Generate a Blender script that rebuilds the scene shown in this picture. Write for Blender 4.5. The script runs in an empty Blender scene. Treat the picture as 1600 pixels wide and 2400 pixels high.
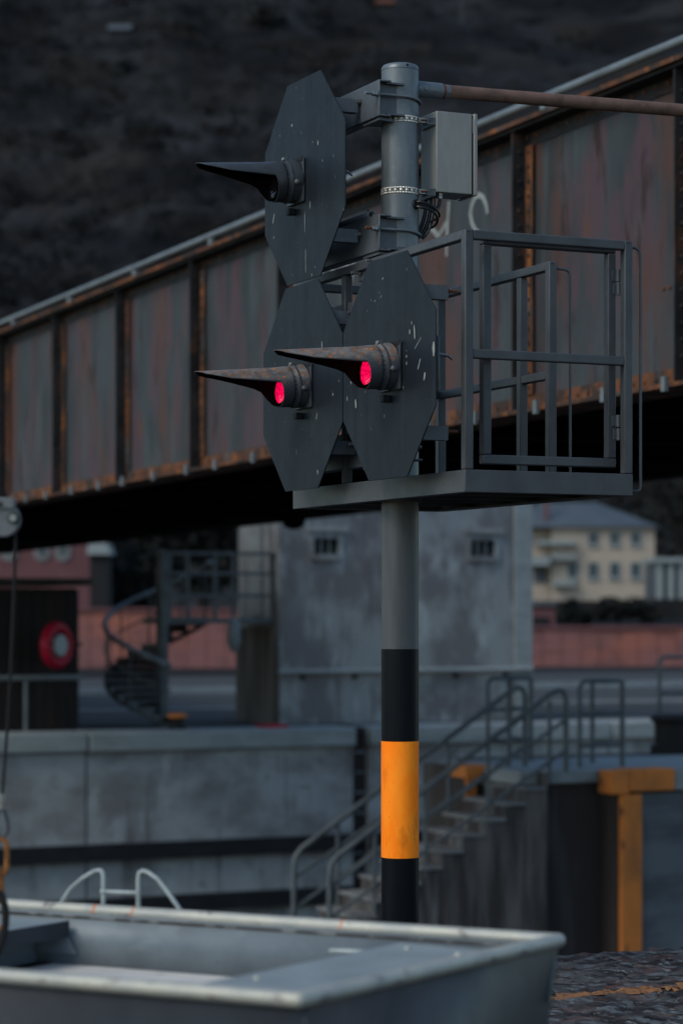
import bpy, math, random
import numpy as np
from mathutils import Vector, Matrix, noise

random.seed(7)
C = bpy.context.scene
COL = C.collection
R = math.radians

# ------------------------------------------------------------------ camera, sky, sun, exposure
CAMZ = 1.65
FPX = 5667.0            # focal length in photo pixels (1600 wide): 85 mm on a 24 mm wide frame
HOR = 1440.0            # row of the horizon in the photo
cam = bpy.data.cameras.new('camera')
camo = bpy.data.objects.new('camera', cam)
COL.objects.link(camo)
camo.location = (0, 0, CAMZ)
camo.rotation_euler = (R(90), 0, 0)
cam.sensor_fit = 'HORIZONTAL'
cam.sensor_width = 24
cam.lens = 85
cam.shift_y = (HOR - 1200) / 1600
cam.clip_start = 0.1
cam.clip_end = 5000
cam.dof.use_dof = True
cam.dof.focus_distance = 10.6
cam.dof.aperture_fstop = 2.1
C.camera = camo

SUN_TO = Vector((-0.70, -0.55, 0.80)).normalized()      # towards the light
w = bpy.data.worlds.new("World")
C.world = w
w.use_nodes = True
wn = w.node_tree.nodes
wl = w.node_tree.links
bg = wn['Background']
sky = wn.new('ShaderNodeTexSky')
sky.sky_type = 'NISHITA'
sky.sun_disc = False
sky.sun_elevation = math.asin(SUN_TO.z)
sky.sun_rotation = math.atan2(SUN_TO.x, SUN_TO.y)
sky.air_density = 1.0
sky.dust_density = 1.0
sky.ozone_density = 2.0
tint = wn.new('ShaderNodeMix')          # thin cloud: a slightly greener, less blue sky
tint.data_type = 'RGBA'
tint.blend_type = 'MULTIPLY'
tint.inputs['Factor'].default_value = 1.0
tint.inputs['B'].default_value = (0.97, 1.02, 0.97, 1)
wl.new(sky.outputs[0], tint.inputs['A'])
wl.new(tint.outputs['Result'], bg.inputs[0])
bg.inputs[1].default_value = 0.12
sl = bpy.data.lights.new('sun', 'SUN')
sl.energy = 1.0
sl.angle = R(28)
sl.color = (1.0, 0.95, 0.82)
so = bpy.data.objects.new('sun', sl)
COL.objects.link(so)
so.rotation_euler = (-SUN_TO).to_track_quat('-Z', 'Y').to_euler()
C.view_settings.view_transform = 'Standard'
C.view_settings.look = 'None'
C.view_settings.exposure = 0.75
C.view_settings.gamma = 1
C.view_settings.use_curve_mapping = False
C.cycles.max_bounces = 6

# ------------------------------------------------------------------ frame of the lock: u runs away to the left, v to the right
TH = R(24.5)
U = Vector((-math.sin(TH), math.cos(TH), 0))
V = Vector((math.cos(TH), math.sin(TH), 0))
ZZ = Vector((0, 0, 1))
P0 = Vector((0.265, 10.95, 0))


def W(u, v, z=0.0):
    return P0 + U * u + V * v + ZZ * z


def at(px, py, d):
    return Vector(((px - 800) / FPX * d, d, CAMZ + (HOR - py) / FPX * d))


def on_v(px, py, v):            # where the sight line through a photo point meets the plane v = const
    k = Vector(((px - 800) / FPX, 1.0, (HOR - py) / FPX))
    o = Vector((0, 0, CAMZ))
    t = (v - (o - P0).dot(V)) / k.dot(V)
    return o + k * t


def v_at(px, u):                # v coordinate seen at photo column px on the plane u = const
    k = (px - 800) / FPX
    b = P0 + U * u
    return (k * b.y - b.x) / (V.x - k * V.y)


def z_at(py, d):
    return CAMZ + (HOR - py) / FPX * d


# ------------------------------------------------------------------ mesh helpers
def root_of(o):
    while o.parent:
        o = o.parent
    return o


class MB:
    def __init__(s):
        s.v = []
        s.f = []

    def add(s, verts, faces):
        n = len(s.v)
        s.v.extend([tuple(p) for p in verts])
        s.f.extend([tuple(i + n for i in f) for f in faces])
        return s

    def hexa(s, c, a, b, d):
        c, a, b, d = Vector(c), Vector(a), Vector(b), Vector(d)
        if a.cross(b).dot(d) < 0:
            a = -a
        vs = [c + a * i + b * j + d * k for k in (-1, 1) for j in (-1, 1) for i in (-1, 1)]
        return s.add(vs, [(0, 2, 3, 1), (4, 5, 7, 6), (0, 1, 5, 4), (2, 6, 7, 3), (0, 4, 6, 2), (1, 3, 7, 5)])

    def bf(s, u0, u1, v0, v1, z0, z1):
        return s.hexa(W((u0 + u1) / 2, (v0 + v1) / 2, (z0 + z1) / 2), U * (u1 - u0) / 2, V * (v1 - v0) / 2, ZZ * (z1 - z0) / 2)

    def bx(s, x0, x1, y0, y1, z0, z1):
        return s.hexa(((x0 + x1) / 2, (y0 + y1) / 2, (z0 + z1) / 2), ((x1 - x0) / 2, 0, 0), (0, (y1 - y0) / 2, 0), (0, 0, (z1 - z0) / 2))

    def tube(s, pts, r, n=10, caps=True, closed=False):
        pts = [Vector(p) for p in pts]
        m = len(pts)
        rr = r if isinstance(r, (list, tuple)) else [r] * m
        tan = []
        for i in range(m):
            if closed:
                t = (pts[(i + 1) % m] - pts[i - 1])
            elif i == 0:
                t = pts[1] - pts[0]
            elif i == m - 1:
                t = pts[-1] - pts[-2]
            else:
                t = (pts[i + 1] - pts[i]).normalized() + (pts[i] - pts[i - 1]).normalized()
            tan.append(t.normalized())
        ref = Vector((0, 0, 1)) if abs(tan[0].z) < 0.9 else Vector((1, 0, 0))
        nx = tan[0].cross(ref).normalized()
        vs = []
        for i in range(m):
            nx = (nx - tan[i] * nx.dot(tan[i])).normalized()
            ny = tan[i].cross(nx)
            for k in range(n):
                a = 2 * math.pi * k / n
                vs.append(pts[i] + (nx * math.cos(a) + ny * math.sin(a)) * rr[i])
        fs = []
        for i in range(m if closed else m - 1):
            j = (i + 1) % m
            for k in range(n):
                k2 = (k + 1) % n
                fs.append((i * n + k, i * n + k2, j * n + k2, j * n + k))
        if caps and not closed:
            fs.append(tuple(range(n - 1, -1, -1)))
            fs.append(tuple((m - 1) * n + k for k in range(n)))
        return s.add(vs, fs)

    def rev(s, p, axis, prof, n=24, caps=True):
        axis = Vector(axis).normalized()
        ref = Vector((0, 0, 1)) if abs(axis.z) < 0.9 else Vector((1, 0, 0))
        nx = axis.cross(ref).normalized()
        ny = axis.cross(nx)
        vs, fs = [], []
        for h, r in prof:
            for k in range(n):
                a = 2 * math.pi * (k + 0.5) / n
                vs.append(Vector(p) + axis * h + (nx * math.cos(a) + ny * math.sin(a)) * r)
        for i in range(len(prof) - 1):
            for k in range(n):
                k2 = (k + 1) % n
                fs.append((i * n + k, i * n + k2, (i + 1) * n + k2, (i + 1) * n + k))
        if caps:
            fs.append(tuple(range(n - 1, -1, -1)))
            fs.append(tuple((len(prof) - 1) * n + k for k in range(n)))
        return s.add(vs, fs)

    def prism(s, poly, ext):
        n = len(poly)
        poly = [Vector(p) for p in poly]
        ext = Vector(ext)
        nrm = Vector((0, 0, 0))
        for i in range(n):
            nrm += poly[i].cross(poly[(i + 1) % n])
        if nrm.dot(ext) < 0:
            poly = poly[::-1]
        vs = poly + [p + ext for p in poly]
        fs = [tuple(range(n - 1, -1, -1)), tuple(range(n, 2 * n))]
        for i in range(n):
            j = (i + 1) % n
            fs.append((i, j, n + j, n + i))
        return s.add(vs, fs)

    def ball(s, c, r, n=10):
        prof = [(-r * math.cos(math.pi * i / n), max(1e-4, r * math.sin(math.pi * i / n))) for i in range(n + 1)]
        return s.rev(c, (0, 0, 1), prof, 14)

    def build(s, name, mat, parent=None, bevel=0.0, sharp=38, solid=0.0):
        off = Vector((0, 0, 0))
        if parent is not None:
            off = root_of(parent).location
        vs = [(p[0] - off[0], p[1] - off[1], p[2] - off[2]) for p in s.v]
        me = bpy.data.meshes.new(name)
        me.from_pydata(vs, [], s.f)
        me.materials.append(mat)
        me.polygons.foreach_set('use_smooth', [True] * len(me.polygons))
        me.set_sharp_from_angle(angle=R(sharp))
        me.update()
        o = bpy.data.objects.new(name, me)
        COL.objects.link(o)
        if parent is not None:
            o.parent = parent
        if solid:
            m = o.modifiers.new('solid', 'SOLIDIFY')
            m.thickness = solid
            m.offset = 0
        if bevel:
            m = o.modifiers.new('bevel', 'BEVEL')
            m.width = bevel
            m.segments = 2
            m.limit_method = 'ANGLE'
            m.angle_limit = R(40)
        return o


def thing(name, label, cat, loc, group=None):
    o = bpy.data.objects.new(name, None)
    COL.objects.link(o)
    o.empty_display_size = 0.1
    o.location = loc
    o['label'] = label
    o['category'] = cat
    if group:
        o['group'] = group
    return o


def tag(o, label, cat, group=None):
    o['label'] = label
    o['category'] = cat
    if group:
        o['group'] = group
    return o


def struct(o):
    o['kind'] = 'structure'
    return o


def stuff(o):
    o['kind'] = 'stuff'
    return o


# ------------------------------------------------------------------ materials
def mat(name, col, rough=0.6, metal=0.0, layers=(), bump=None, spec=0.25, rvar=0.0, gain=0.70):
    """layers: (colour, scale xyz or number, lo, hi, strength, detail, facing) laid over the base one after another."""
    g_ = gain
    col = tuple(c * g_ for c in col)
    layers = [(tuple(c * g_ for c in ly[0]),) + tuple(ly[1:]) for ly in layers]
    m = bpy.data.materials.new(name)
    m.use_nodes = True
    nt = m.node_tree
    N, L = nt.nodes, nt.links
    b = N['Principled BSDF']
    b.inputs['Roughness'].default_value = rough
    b.inputs['Metallic'].default_value = metal
    b.inputs['Specular IOR Level'].default_value = spec
    geo = N.new('ShaderNodeNewGeometry')

    def nz(scale, detail=4.0, rgh=0.6):
        mp = N.new('ShaderNodeMapping')
        sc = scale if isinstance(scale, (tuple, list)) else (scale,) * 3
        mp.inputs['Scale'].default_value = sc
        mp.inputs['Rotation'].default_value = (0, 0, -TH)
        L.new(geo.outputs['Position'], mp.inputs['Vector'])
        t = N.new('ShaderNodeTexNoise')
        t.inputs['Scale'].default_value = 1.0
        t.inputs['Detail'].default_value = detail
        t.inputs['Roughness'].default_value = rgh
        L.new(mp.outputs[0], t.inputs['Vector'])
        return t.outputs['Fac']
    cur = None
    last = None
    for ly in layers:
        c2, sc, lo, hi, st = ly[:5]
        det = ly[5] if len(ly) > 5 else 4.0
        face = ly[6] if len(ly) > 6 else None
        mr = N.new('ShaderNodeMapRange')
        mr.inputs['From Min'].default_value = lo
        mr.inputs['From Max'].default_value = hi
        mr.inputs['To Min'].default_value = 0
        mr.inputs['To Max'].default_value = st
        L.new(nz(sc, det), mr.inputs['Value'])
        fac = mr.outputs[0]
        if face is not None:
            sp = N.new('ShaderNodeSeparateXYZ')
            L.new(geo.outputs['Normal'], sp.inputs[0])
            m2 = N.new('ShaderNodeMapRange')
            m2.inputs['From Min'].default_value = face
            m2.inputs['From Max'].default_value = min(1.0, face + 0.4)
            L.new(sp.outputs['Z'], m2.inputs['Value'])
            mu = N.new('ShaderNodeMath')
            mu.operation = 'MULTIPLY'
            L.new(fac, mu.inputs[0])
            L.new(m2.outputs[0], mu.inputs[1])
            fac = mu.outputs[0]
        mx = N.new('ShaderNodeMix')
        mx.data_type = 'RGBA'
        L.new(fac, mx.inputs['Factor'])
        if cur is None:
            mx.inputs['A'].default_value = (*col, 1)
        else:
            L.new(cur, mx.inputs['A'])
        mx.inputs['B'].default_value = (*c2, 1)
        cur = mx.outputs['Result']
        last = fac
    if cur is None:
        b.inputs['Base Color'].default_value = (*col, 1)
    else:
        L.new(cur, b.inputs['Base Color'])
    if rvar:
        mr = N.new('ShaderNodeMapRange')
        mr.inputs['To Min'].default_value = max(0.03, rough - rvar)
        mr.inputs['To Max'].default_value = min(1, rough + rvar)
        L.new(nz(14.0), mr.inputs['Value'])
        L.new(mr.outputs[0], b.inputs['Roughness'])
    if bump:
        sc, st, dist = bump
        bp = N.new('ShaderNodeBump')
        bp.inputs['Strength'].default_value = st
        bp.inputs['Distance'].default_value = dist
        L.new(nz(sc, 6.0), bp.inputs['Height'])
        L.new(bp.outputs[0], b.inputs['Normal'])
    return m


M = {}
M['galv'] = mat('galvanised grey paint', (0.17, 0.195, 0.215), 0.42, 0.35,
                [((0.11, 0.125, 0.14), (9, 9, 2.2), .42, .62, .8), ((0.24, 0.265, 0.28), (40, 40, 40), .55, .75, .5),
                 ((0.03, 0.03, 0.03), (60, 60, 60), .69, .74, .6)], bump=(90, .15, .002), rvar=.1)
M['arm'] = mat('grey channel paint', (0.10, 0.115, 0.132), 0.45, 0.2,
               [((0.07, 0.078, 0.09), (7, 7, 4), .4, .65, .8), ((0.17, 0.18, 0.19), 70, .66, .74, .5)], bump=(80, .12, .002), rvar=.1, gain=0.85)
M['galv_low'] = mat('grey mast paint with platform shade and dirt', (0.088, 0.098, 0.108), 0.45, 0.15,  # shade of the platform and dirt are darkened into this colour
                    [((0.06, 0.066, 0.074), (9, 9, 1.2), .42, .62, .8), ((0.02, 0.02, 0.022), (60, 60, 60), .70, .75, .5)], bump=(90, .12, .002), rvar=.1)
M['black'] = mat('black band paint', (0.0045, 0.006, 0.009), 0.36, 0,
                 [((0.008, 0.010, 0.014), (12, 12, 3), .45, .7, .7), ((0.20, 0.20, 0.20), (55, 55, 40), .74, .76, .7)], bump=(60, .1, .002), spec=.07)
M['orange'] = mat('orange band paint', (0.97, 0.205, 0.004), 0.6, 0,
                  [((0.98, 0.27, 0.015), (10, 10, 5), .42, .62, .8), ((0.50, 0.11, 0.006), (17, 17, 4), .56, .70, .6),
                   ((0.10, 0.05, 0.02), (45, 45, 45), .68, .74, .8)], bump=(60, .12, .002), spec=.12, gain=1.0)
M['board'] = mat('signal board paint', (0.0165, 0.0225, 0.0315), 0.5, 0,
                 [((0.022, 0.030, 0.041), (9, 9, 0.9), .42, .62, .9), ((0.011, 0.0145, 0.021), (22, 22, .8), .55, .68, .6),
                  ((0.42, 0.44, 0.44), (34, 34, 17), .752, .76, .85, 2.0), ((0.42, 0.44, 0.44), (95, 95, 60), .755, .76, .7, 2.0)],
                 bump=(25, .12, .003), spec=.09, rvar=.08, gain=0.58)
M['chip'] = mat('bare white chip', (0.30, 0.32, 0.32), 0.7)
M['hood'] = mat('dark hood paint', (0.045, 0.052, 0.062), 0.42, 0.1,
                [((0.075, 0.082, 0.09), (16, 16, 16), .5, .7, .8)], bump=(60, .15, .002), rvar=.1)
M['hood_rust'] = mat('rusting hood paint', (0.040, 0.046, 0.055), 0.55, 0.05,
                     [((0.15, 0.14, 0.13), (22, 22, 22), .32, .55, .85, 6.0, .12), ((0.15, 0.07, 0.035), (30, 30, 30), .50, .62, .9, 6.0, .05),
                      ((0.42, 0.12, 0.015), (46, 46, 46), .585, .66, .95, 6.0, -.1), ((0.32, 0.33, 0.33), (70, 70, 70), .66, .7, .7, 4.0, .1)],
                     bump=(90, .4, .002), rvar=.15, gain=1.05)
M['ring'] = mat('dull clamp ring', (0.075, 0.08, 0.085), 0.45, 0.3, [((0.04, 0.043, 0.048), 40, .45, .65, .8)])
M['hood_in'] = mat('matt black lining', (0.004, 0.004, 0.005), 0.9, spec=.1)
M['lens_off'] = mat('unlit dark lens', (0.012, 0.008, 0.010), 0.12)
M['steel'] = mat('brushed stainless', (0.30, 0.292, 0.275), 0.40, 0.30,
                 [((0.24, 0.235, 0.225), (30, 30, 6), .4, .65, .6), ((0.25, 0.24, 0.22), (70, 70, 70), .66, .78, .5)], bump=((220, 220, 30), .08, .001), rvar=.06)
M['strap_steel'] = mat('bright perforated strap', (0.62, 0.58, 0.50), 0.3, 0.5, [((0.40, 0.37, 0.33), 60, .45, .65, .7)], gain=1.0)
M['bolt'] = mat('zinc bolt', (0.30, 0.31, 0.31), 0.4, 0.8, [((0.12, 0.10, 0.09), 40, .5, .7, .7)])
M['bolt_rust'] = mat('rusty bolt', (0.16, 0.055, 0.025), 0.8, 0.1, [((0.08, 0.05, 0.04), 60, .45, .65, .8)])
M['rubber'] = mat('black cable', (0.012, 0.013, 0.015), 0.35, 0)
M['tube'] = mat('dark grey platform paint', (0.085, 0.093, 0.104), 0.46, 0.1,
                [((0.060, 0.066, 0.075), (8, 8, 5), .4, .65, .8), ((0.13, 0.14, 0.15), (18, 18, 18), .6, .8, .5),
                 ((0.02, 0.02, 0.022), 60, .70, .76, .6)], bump=(70, .12, .002), rvar=.1, gain=0.62)
M['deck'] = mat('platform deck steel', (0.055, 0.06, 0.07), 0.6, 0.1, [((0.03, 0.033, 0.04), 5, .4, .65, .8)], gain=0.6)
M['pipe'] = mat('rusty brown pipe', (0.185, 0.108, 0.085), 0.75, 0.05,
                [((0.10, 0.06, 0.048), (14, 14, 14), .42, .66, .8), ((0.24, 0.17, 0.14), (40, 40, 40), .58, .74, .6),
                 ((0.05, 0.035, 0.03), (60, 60, 60), .62, .76, .7)], bump=(80, .3, .002))
M['web'] = mat('weathered blue grey girder paint', (0.082, 0.098, 0.110), 0.62, 0.05,
               [((0.056, 0.066, 0.074), (1.3, 1.3, .5), .42, .58, .85), ((0.128, 0.080, 0.096), (2.9, 2.9, .75), .48, .58, .85, 8.0),
                ((0.150, 0.072, 0.055), (1.6, 1.6, .38), .53, .63, .78, 8.0), ((0.100, 0.122, 0.132), (3.4, 3.4, .6), .55, .64, .8, 6.0),
                ((0.200, 0.085, 0.042), (4.0, 4.0, 1.0), .63, .71, .7, 8.0), ((0.045, 0.026, 0.023), (5, 5, 1.6), .58, .69, .75, 8.0)], bump=(18, .2, .006), spec=.08, gain=0.5)
M['rust'] = mat('orange rust', (0.17, 0.062, 0.026), 0.85, 0,
                [((0.040, 0.028, 0.024), (4, 4, 1.6), .40, .56, .95, 8.0), ((0.36, 0.125, 0.032), (7, 7, 2.4), .54, .66, .85, 8.0), ((0.09, 0.10, 0.11), (3, 3, 1.5), .58, .70, .7)],
                bump=(40, .4, .006), gain=0.62)
M['rust_dark'] = mat('dark flaking steel', (0.022, 0.022, 0.025), 0.75, 0,
                     [((0.15, 0.055, 0.020), (6, 6, 2.2), .55, .70, .75, 6.0), ((0.008, 0.008, 0.009), (3, 3, 3), .45, .62, .8)], bump=(40, .3, .005))
M['under_shade'] = mat('shade-blackened underside', (0.0035, 0.0035, 0.0042), 0.95, 0, spec=.05)  # the deep shade below the deck is put into this near-black colour
M['rail_dim'] = mat('dull grey pipe rail', (0.105, 0.125, 0.138), 0.6, 0.1, [((0.07, 0.08, 0.09), 4, .4, .65, .8)])
M['rail'] = mat('grey hand rail', (0.20, 0.235, 0.255), 0.5, 0.2, [((0.13, 0.15, 0.165), 4, .4, .65, .8)])
M['graffiti'] = mat('white spray paint', (0.42, 0.46, 0.46), 0.7, 0, [((0.25, 0.27, 0.28), 6, .45, .65, .8)], gain=0.5)
M['alu'] = mat('scuffed aluminium hull', (0.175, 0.205, 0.222), 0.5, 0.12,
               [((0.135, 0.158, 0.172), (6, 6, 6), .42, .62, .8, 6.0), ((0.26, 0.285, 0.29), (5, 5, 14), .60, .72, .6, 6.0), ((0.06, 0.065, 0.07), (30, 30, 30), .68, .75, .6)],
               bump=(20, .08, .003), rvar=.1, gain=0.85)
M['alu_deck'] = mat('pale grey deck plate', (0.26, 0.295, 0.305), 0.6, 0.05, [((0.205, 0.235, 0.245), (5, 5, 5), .42, .62, .8, 6.0), ((0.34, 0.36, 0.36), 22, .64, .72, .6, 6.0), ((0.10, 0.11, 0.115), 34, .68, .75, .6)], gain=0.8)
M['alu_rim'] = mat('bare aluminium gunwale', (0.50, 0.49, 0.43), 0.48, 0.25,
                   [((0.36, 0.37, 0.36), (9, 9, 9), .42, .64, .8, 6.0), ((0.14, 0.12, 0.12), (14, 14, 30), .58, .68, .8, 6.0)], bump=(40, .15, .003), rvar=.1, gain=0.72)
M['alu_floor'] = mat('pale worn floor plate', (0.52, 0.49, 0.45), 0.55, 0.3, [((0.40, 0.38, 0.36), 9, .4, .65, .7), ((0.20, 0.17, 0.16), 18, .66, .75, .5)], gain=1.3)
M['alu_dark'] = mat('painted outer hull', (0.055, 0.060, 0.070), 0.5, 0.2,
                    [((0.038, 0.042, 0.05), (4, 4, 4), .42, .62, .8, 6.0), ((0.11, 0.12, 0.125), (20, 20, 7), .66, .74, .5, 6.0)], rvar=.1)
M['seam'] = mat('dirty weld seam', (0.06, 0.05, 0.048), 0.9, 0, [((0.26, 0.26, 0.25), (14, 14, 14), .52, .62, .8, 6.0)])
M['mark'] = mat('orange paint mark', (0.75, 0.19, 0.05), 0.6)
M['white_rod'] = mat('pale painted rod', (0.40, 0.45, 0.45), 0.45, 0.2, [((0.26, 0.29, 0.30), 30, .45, .65, .7)])
M['stone'] = mat('weathered layered stone', (0.064, 0.062, 0.066), 0.85, 0,
                 [((0.018, 0.016, 0.018), (3.4, 11, 11), .44, .54, .95, 10.0), ((0.115, 0.128, 0.138), (7, 24, 24), .53, .61, .85, 10.0),
                  ((0.110, 0.060, 0.056), (2.6, 8, 8), .54, .64, .7, 10.0), ((0.20, 0.22, 0.225), (16, 52, 52), .60, .65, .85, 6.0),
                  ((0.15, 0.055, 0.018), (2.2, 7, 7), .62, .69, .7, 10.0), ((0.003, 0.003, 0.004), (7, 26, 26), .585, .63, .9, 10.0)], bump=((16, 46, 46), 1.0, .016), spec=.2, gain=0.85)
M['line'] = mat('worn orange line paint', (0.30, 0.135, 0.055), 0.8, 0, [((0.11, 0.06, 0.04), 40, .50, .62, .9, 6.0), ((0.40, 0.18, 0.06), 25, .55, .7, .7, 6.0)], bump=(80, .6, .006))
M['conc'] = mat('stained lock concrete', (0.205, 0.225, 0.238), 0.85, 0,
                [((0.120, 0.118, 0.128), (1.1, 1.1, .8), .42, .56, .95, 6.0), ((0.29, 0.33, 0.345), (1.9, 1.9, .9), .53, .66, .8, 6.0),
                 ((0.10, 0.095, 0.10), (4.6, 4.6, .8), .54, .68, .7, 6.0)], bump=(9, .3, .01), gain=0.95)
M['wall'] = mat('old lock chamber concrete', (0.25, 0.268, 0.28), 0.85, 0,
                [((0.14, 0.137, 0.142), (.8, .8, 1.4), .42, .62, .9, 8.0), ((0.33, 0.36, 0.37), (1.6, 1.6, .8), .54, .68, .7, 6.0),
                 ((0.10, 0.085, 0.078), (3, 3, 4), .60, .70, .8, 8.0), ((0.085, 0.078, 0.076), (3.4, 3.4, .35), .56, .68, .7, 6.0)], bump=(9, .3, .01), gain=1)
M['streak'] = mat('streaked brown concrete', (0.075, 0.070, 0.070), 0.85, 0,
                  [((0.022, 0.019, 0.019), (3.2, 3.2, .35), .40, .56, .95, 6.0), ((0.15, 0.155, 0.165), (4.0, 4.0, .5), .56, .70, .7, 6.0)], bump=(9, .3, .01), gain=1.3)
M['pier'] = mat('dark wet pier concrete', (0.088, 0.098, 0.112), 0.85, 0,
                [((0.05, 0.054, 0.062), (.7, .7, 2.6), .42, .58, .9, 8.0), ((0.13, 0.145, 0.16), (1.4, 1.4, 1.0), .56, .68, .6, 6.0)], bump=(9, .3, .01), gain=1.15)
M['base'] = mat('brown stained concrete', (0.15, 0.14, 0.138), 0.85, 0,
                [((0.065, 0.055, 0.052), (3.2, 3.2, .30), .42, .58, .9, 6.0), ((0.21, 0.21, 0.215), (4.0, 4.0, .5), .56, .70, .7, 6.0)], bump=(9, .3, .01))
M['tread'] = mat('worn stair tread', (0.12, 0.125, 0.13), 0.8, 0, [((0.07, 0.07, 0.072), 3, .4, .65, .8)], gain=1.2)
M['coping'] = mat('pale coping stone', (0.30, 0.34, 0.355), 0.75, 0, [((0.22, 0.245, 0.255), (1.5, 1.5, 4), .42, .64, .8, 6.0), ((0.30, 0.33, 0.34), 3, .58, .72, .6)], bump=(9, .3, .01))
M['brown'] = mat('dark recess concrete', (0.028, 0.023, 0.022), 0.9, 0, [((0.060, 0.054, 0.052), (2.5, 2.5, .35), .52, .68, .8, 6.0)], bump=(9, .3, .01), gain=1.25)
M['fender'] = mat('tarred fender timber', (0.010, 0.012, 0.016), 0.7, 0, [((0.022, 0.024, 0.028), (3, 3, 9), .45, .65, .8)])
M['yellow'] = mat('ochre steel guard', (0.50, 0.160, 0.034), 0.7, 0,
                  [((0.27, 0.10, 0.03), (2.6, 2.6, 1.4), .44, .64, .8, 6.0), ((0.045, 0.03, 0.02), (5, 5, 2.2), .62, .70, .9, 6.0)], bump=(9, .2, .006), gain=1)
M['dark'] = mat('near black paint', (0.010, 0.010, 0.012), 0.7, 0)
M['hut'] = mat('black tarred boards', (0.013, 0.011, 0.012), 0.8, 0, [((0.030, 0.017, 0.014), (2, 2, .6), .52, .68, .8), ((0.028, 0.030, 0.033), (6, 6, .8), .62, .72, .6)])
M['hut_roof'] = mat('mossy roof felt', (0.045, 0.050, 0.045), 0.9, 0, [((0.022, 0.024, 0.024), 2, .4, .6, .8)])
M['ring_red'] = mat('crimson life ring', (0.42, 0.004, 0.030), 0.5, 0)
M['ring_in'] = mat('pale ring holder', (0.24, 0.27, 0.28), 0.6, 0, gain=1.2)
M['glass'] = mat('dark window glass', (0.006, 0.008, 0.010), 0.3, 0, spec=.1)
M['glass_b'] = mat('bluish window glass', (0.05, 0.075, 0.09), 0.2, 0)
M['cream'] = mat('cream house render', (0.35, 0.29, 0.235), 0.85, 0, [((0.30, 0.255, 0.215), .5, .4, .65, .8)], gain=0.95)
M['pale'] = mat('pale painted trim', (0.27, 0.31, 0.32), 0.7, 0)
M['slate'] = mat('slate roof', (0.075, 0.090, 0.102), 0.6, 0, [((0.055, 0.065, 0.075), .6, .4, .6, .8)], gain=0.85)
M['pink'] = mat('red sandstone', (0.25, 0.110, 0.105), 0.9, 0,
                [((0.36, 0.125, 0.085), (.22, .22, .3), .46, .60, .9), ((0.15, 0.075, 0.080), (.5, .5, 1.2), .52, .68, .8, 6.0)], bump=(2, .3, .02))
M['red'] = mat('dull red house render', (0.16, 0.070, 0.078), 0.9, 0, [((0.12, 0.055, 0.062), .4, .4, .65, .8)])
M['ground_far'] = mat('dark lock yard paving', (0.060, 0.064, 0.068), 0.9, 0,
                      [((0.032, 0.034, 0.038), (.06, .5, .5), .42, .60, .9, 6.0), ((0.095, 0.080, 0.072), (.05, .30, .3), .56, .70, .7, 6.0)])
M['ground_near'] = mat('dark quay paving', (0.05, 0.05, 0.054), 0.9, 0, [((0.03, 0.03, 0.034), 3, .4, .65, .8)])
M['water'] = mat('dark canal water', (0.008, 0.012, 0.014), 0.06, 0, bump=((2, 5, 2), .15, .02))
M['hill'] = mat('autumn hillside', (0.0185, 0.0195, 0.0215), 0.95, 0,
                [((0.030, 0.026, 0.023), (.014, .014, .03), .46, .60, .8, 6.0), ((0.006, 0.007, 0.009), (.022, .022, .05), .44, .58, .9, 8.0),
                 ((0.042, 0.046, 0.052), (.03, .03, .10), .50, .63, .8, 6.0)], spec=.1, gain=0.52)
M['wood'] = mat('dark woodland leaves', (0.020, 0.021, 0.022), 0.9, 0,
                [((0.036, 0.030, 0.025), (.016, .016, .016), .46, .58, .85, 4.0), ((0.008, 0.009, 0.011), (.05, .05, .05), .45, .57, .9, 4.0), ((0.042, 0.046, 0.052), (.09, .09, .09), .58, .68, .6, 4.0)], spec=.08, gain=0.6)
M['leaf_dark'] = mat('dark evergreen leaves', (0.012, 0.014, 0.013), 0.8, 0, [((0.022, 0.024, 0.020), 1.5, .5, .7, .8)], spec=.15)
M['leaf_grey'] = mat('grey silvery leaves', (0.075, 0.080, 0.086), 0.8, 0, [((0.045, 0.05, 0.056), .8, .45, .65, .8)], spec=.1, gain=0.5)
M['bark'] = mat('bark', (0.022, 0.019, 0.017), 0.9, 0)
M['terrace'] = mat('dark terrace stone', (0.014, 0.014, 0.016), 0.95, 0)
M['yel_chain'] = mat('orange rusted chain', (0.34, 0.13, 0.030), 0.65, 0.2, [((0.12, 0.05, 0.02), 60, .45, .62, .8)])
M['davit'] = mat('davit grey paint', (0.155, 0.170, 0.185), 0.5, 0.1, [((0.11, 0.12, 0.13), 20, .45, .65, .8)])
M['roof_red'] = mat('orange roof tiles', (0.13, 0.05, 0.03), 0.9)
M['strap'] = mat('black webbing', (0.010, 0.009, 0.010), 0.8)


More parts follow.
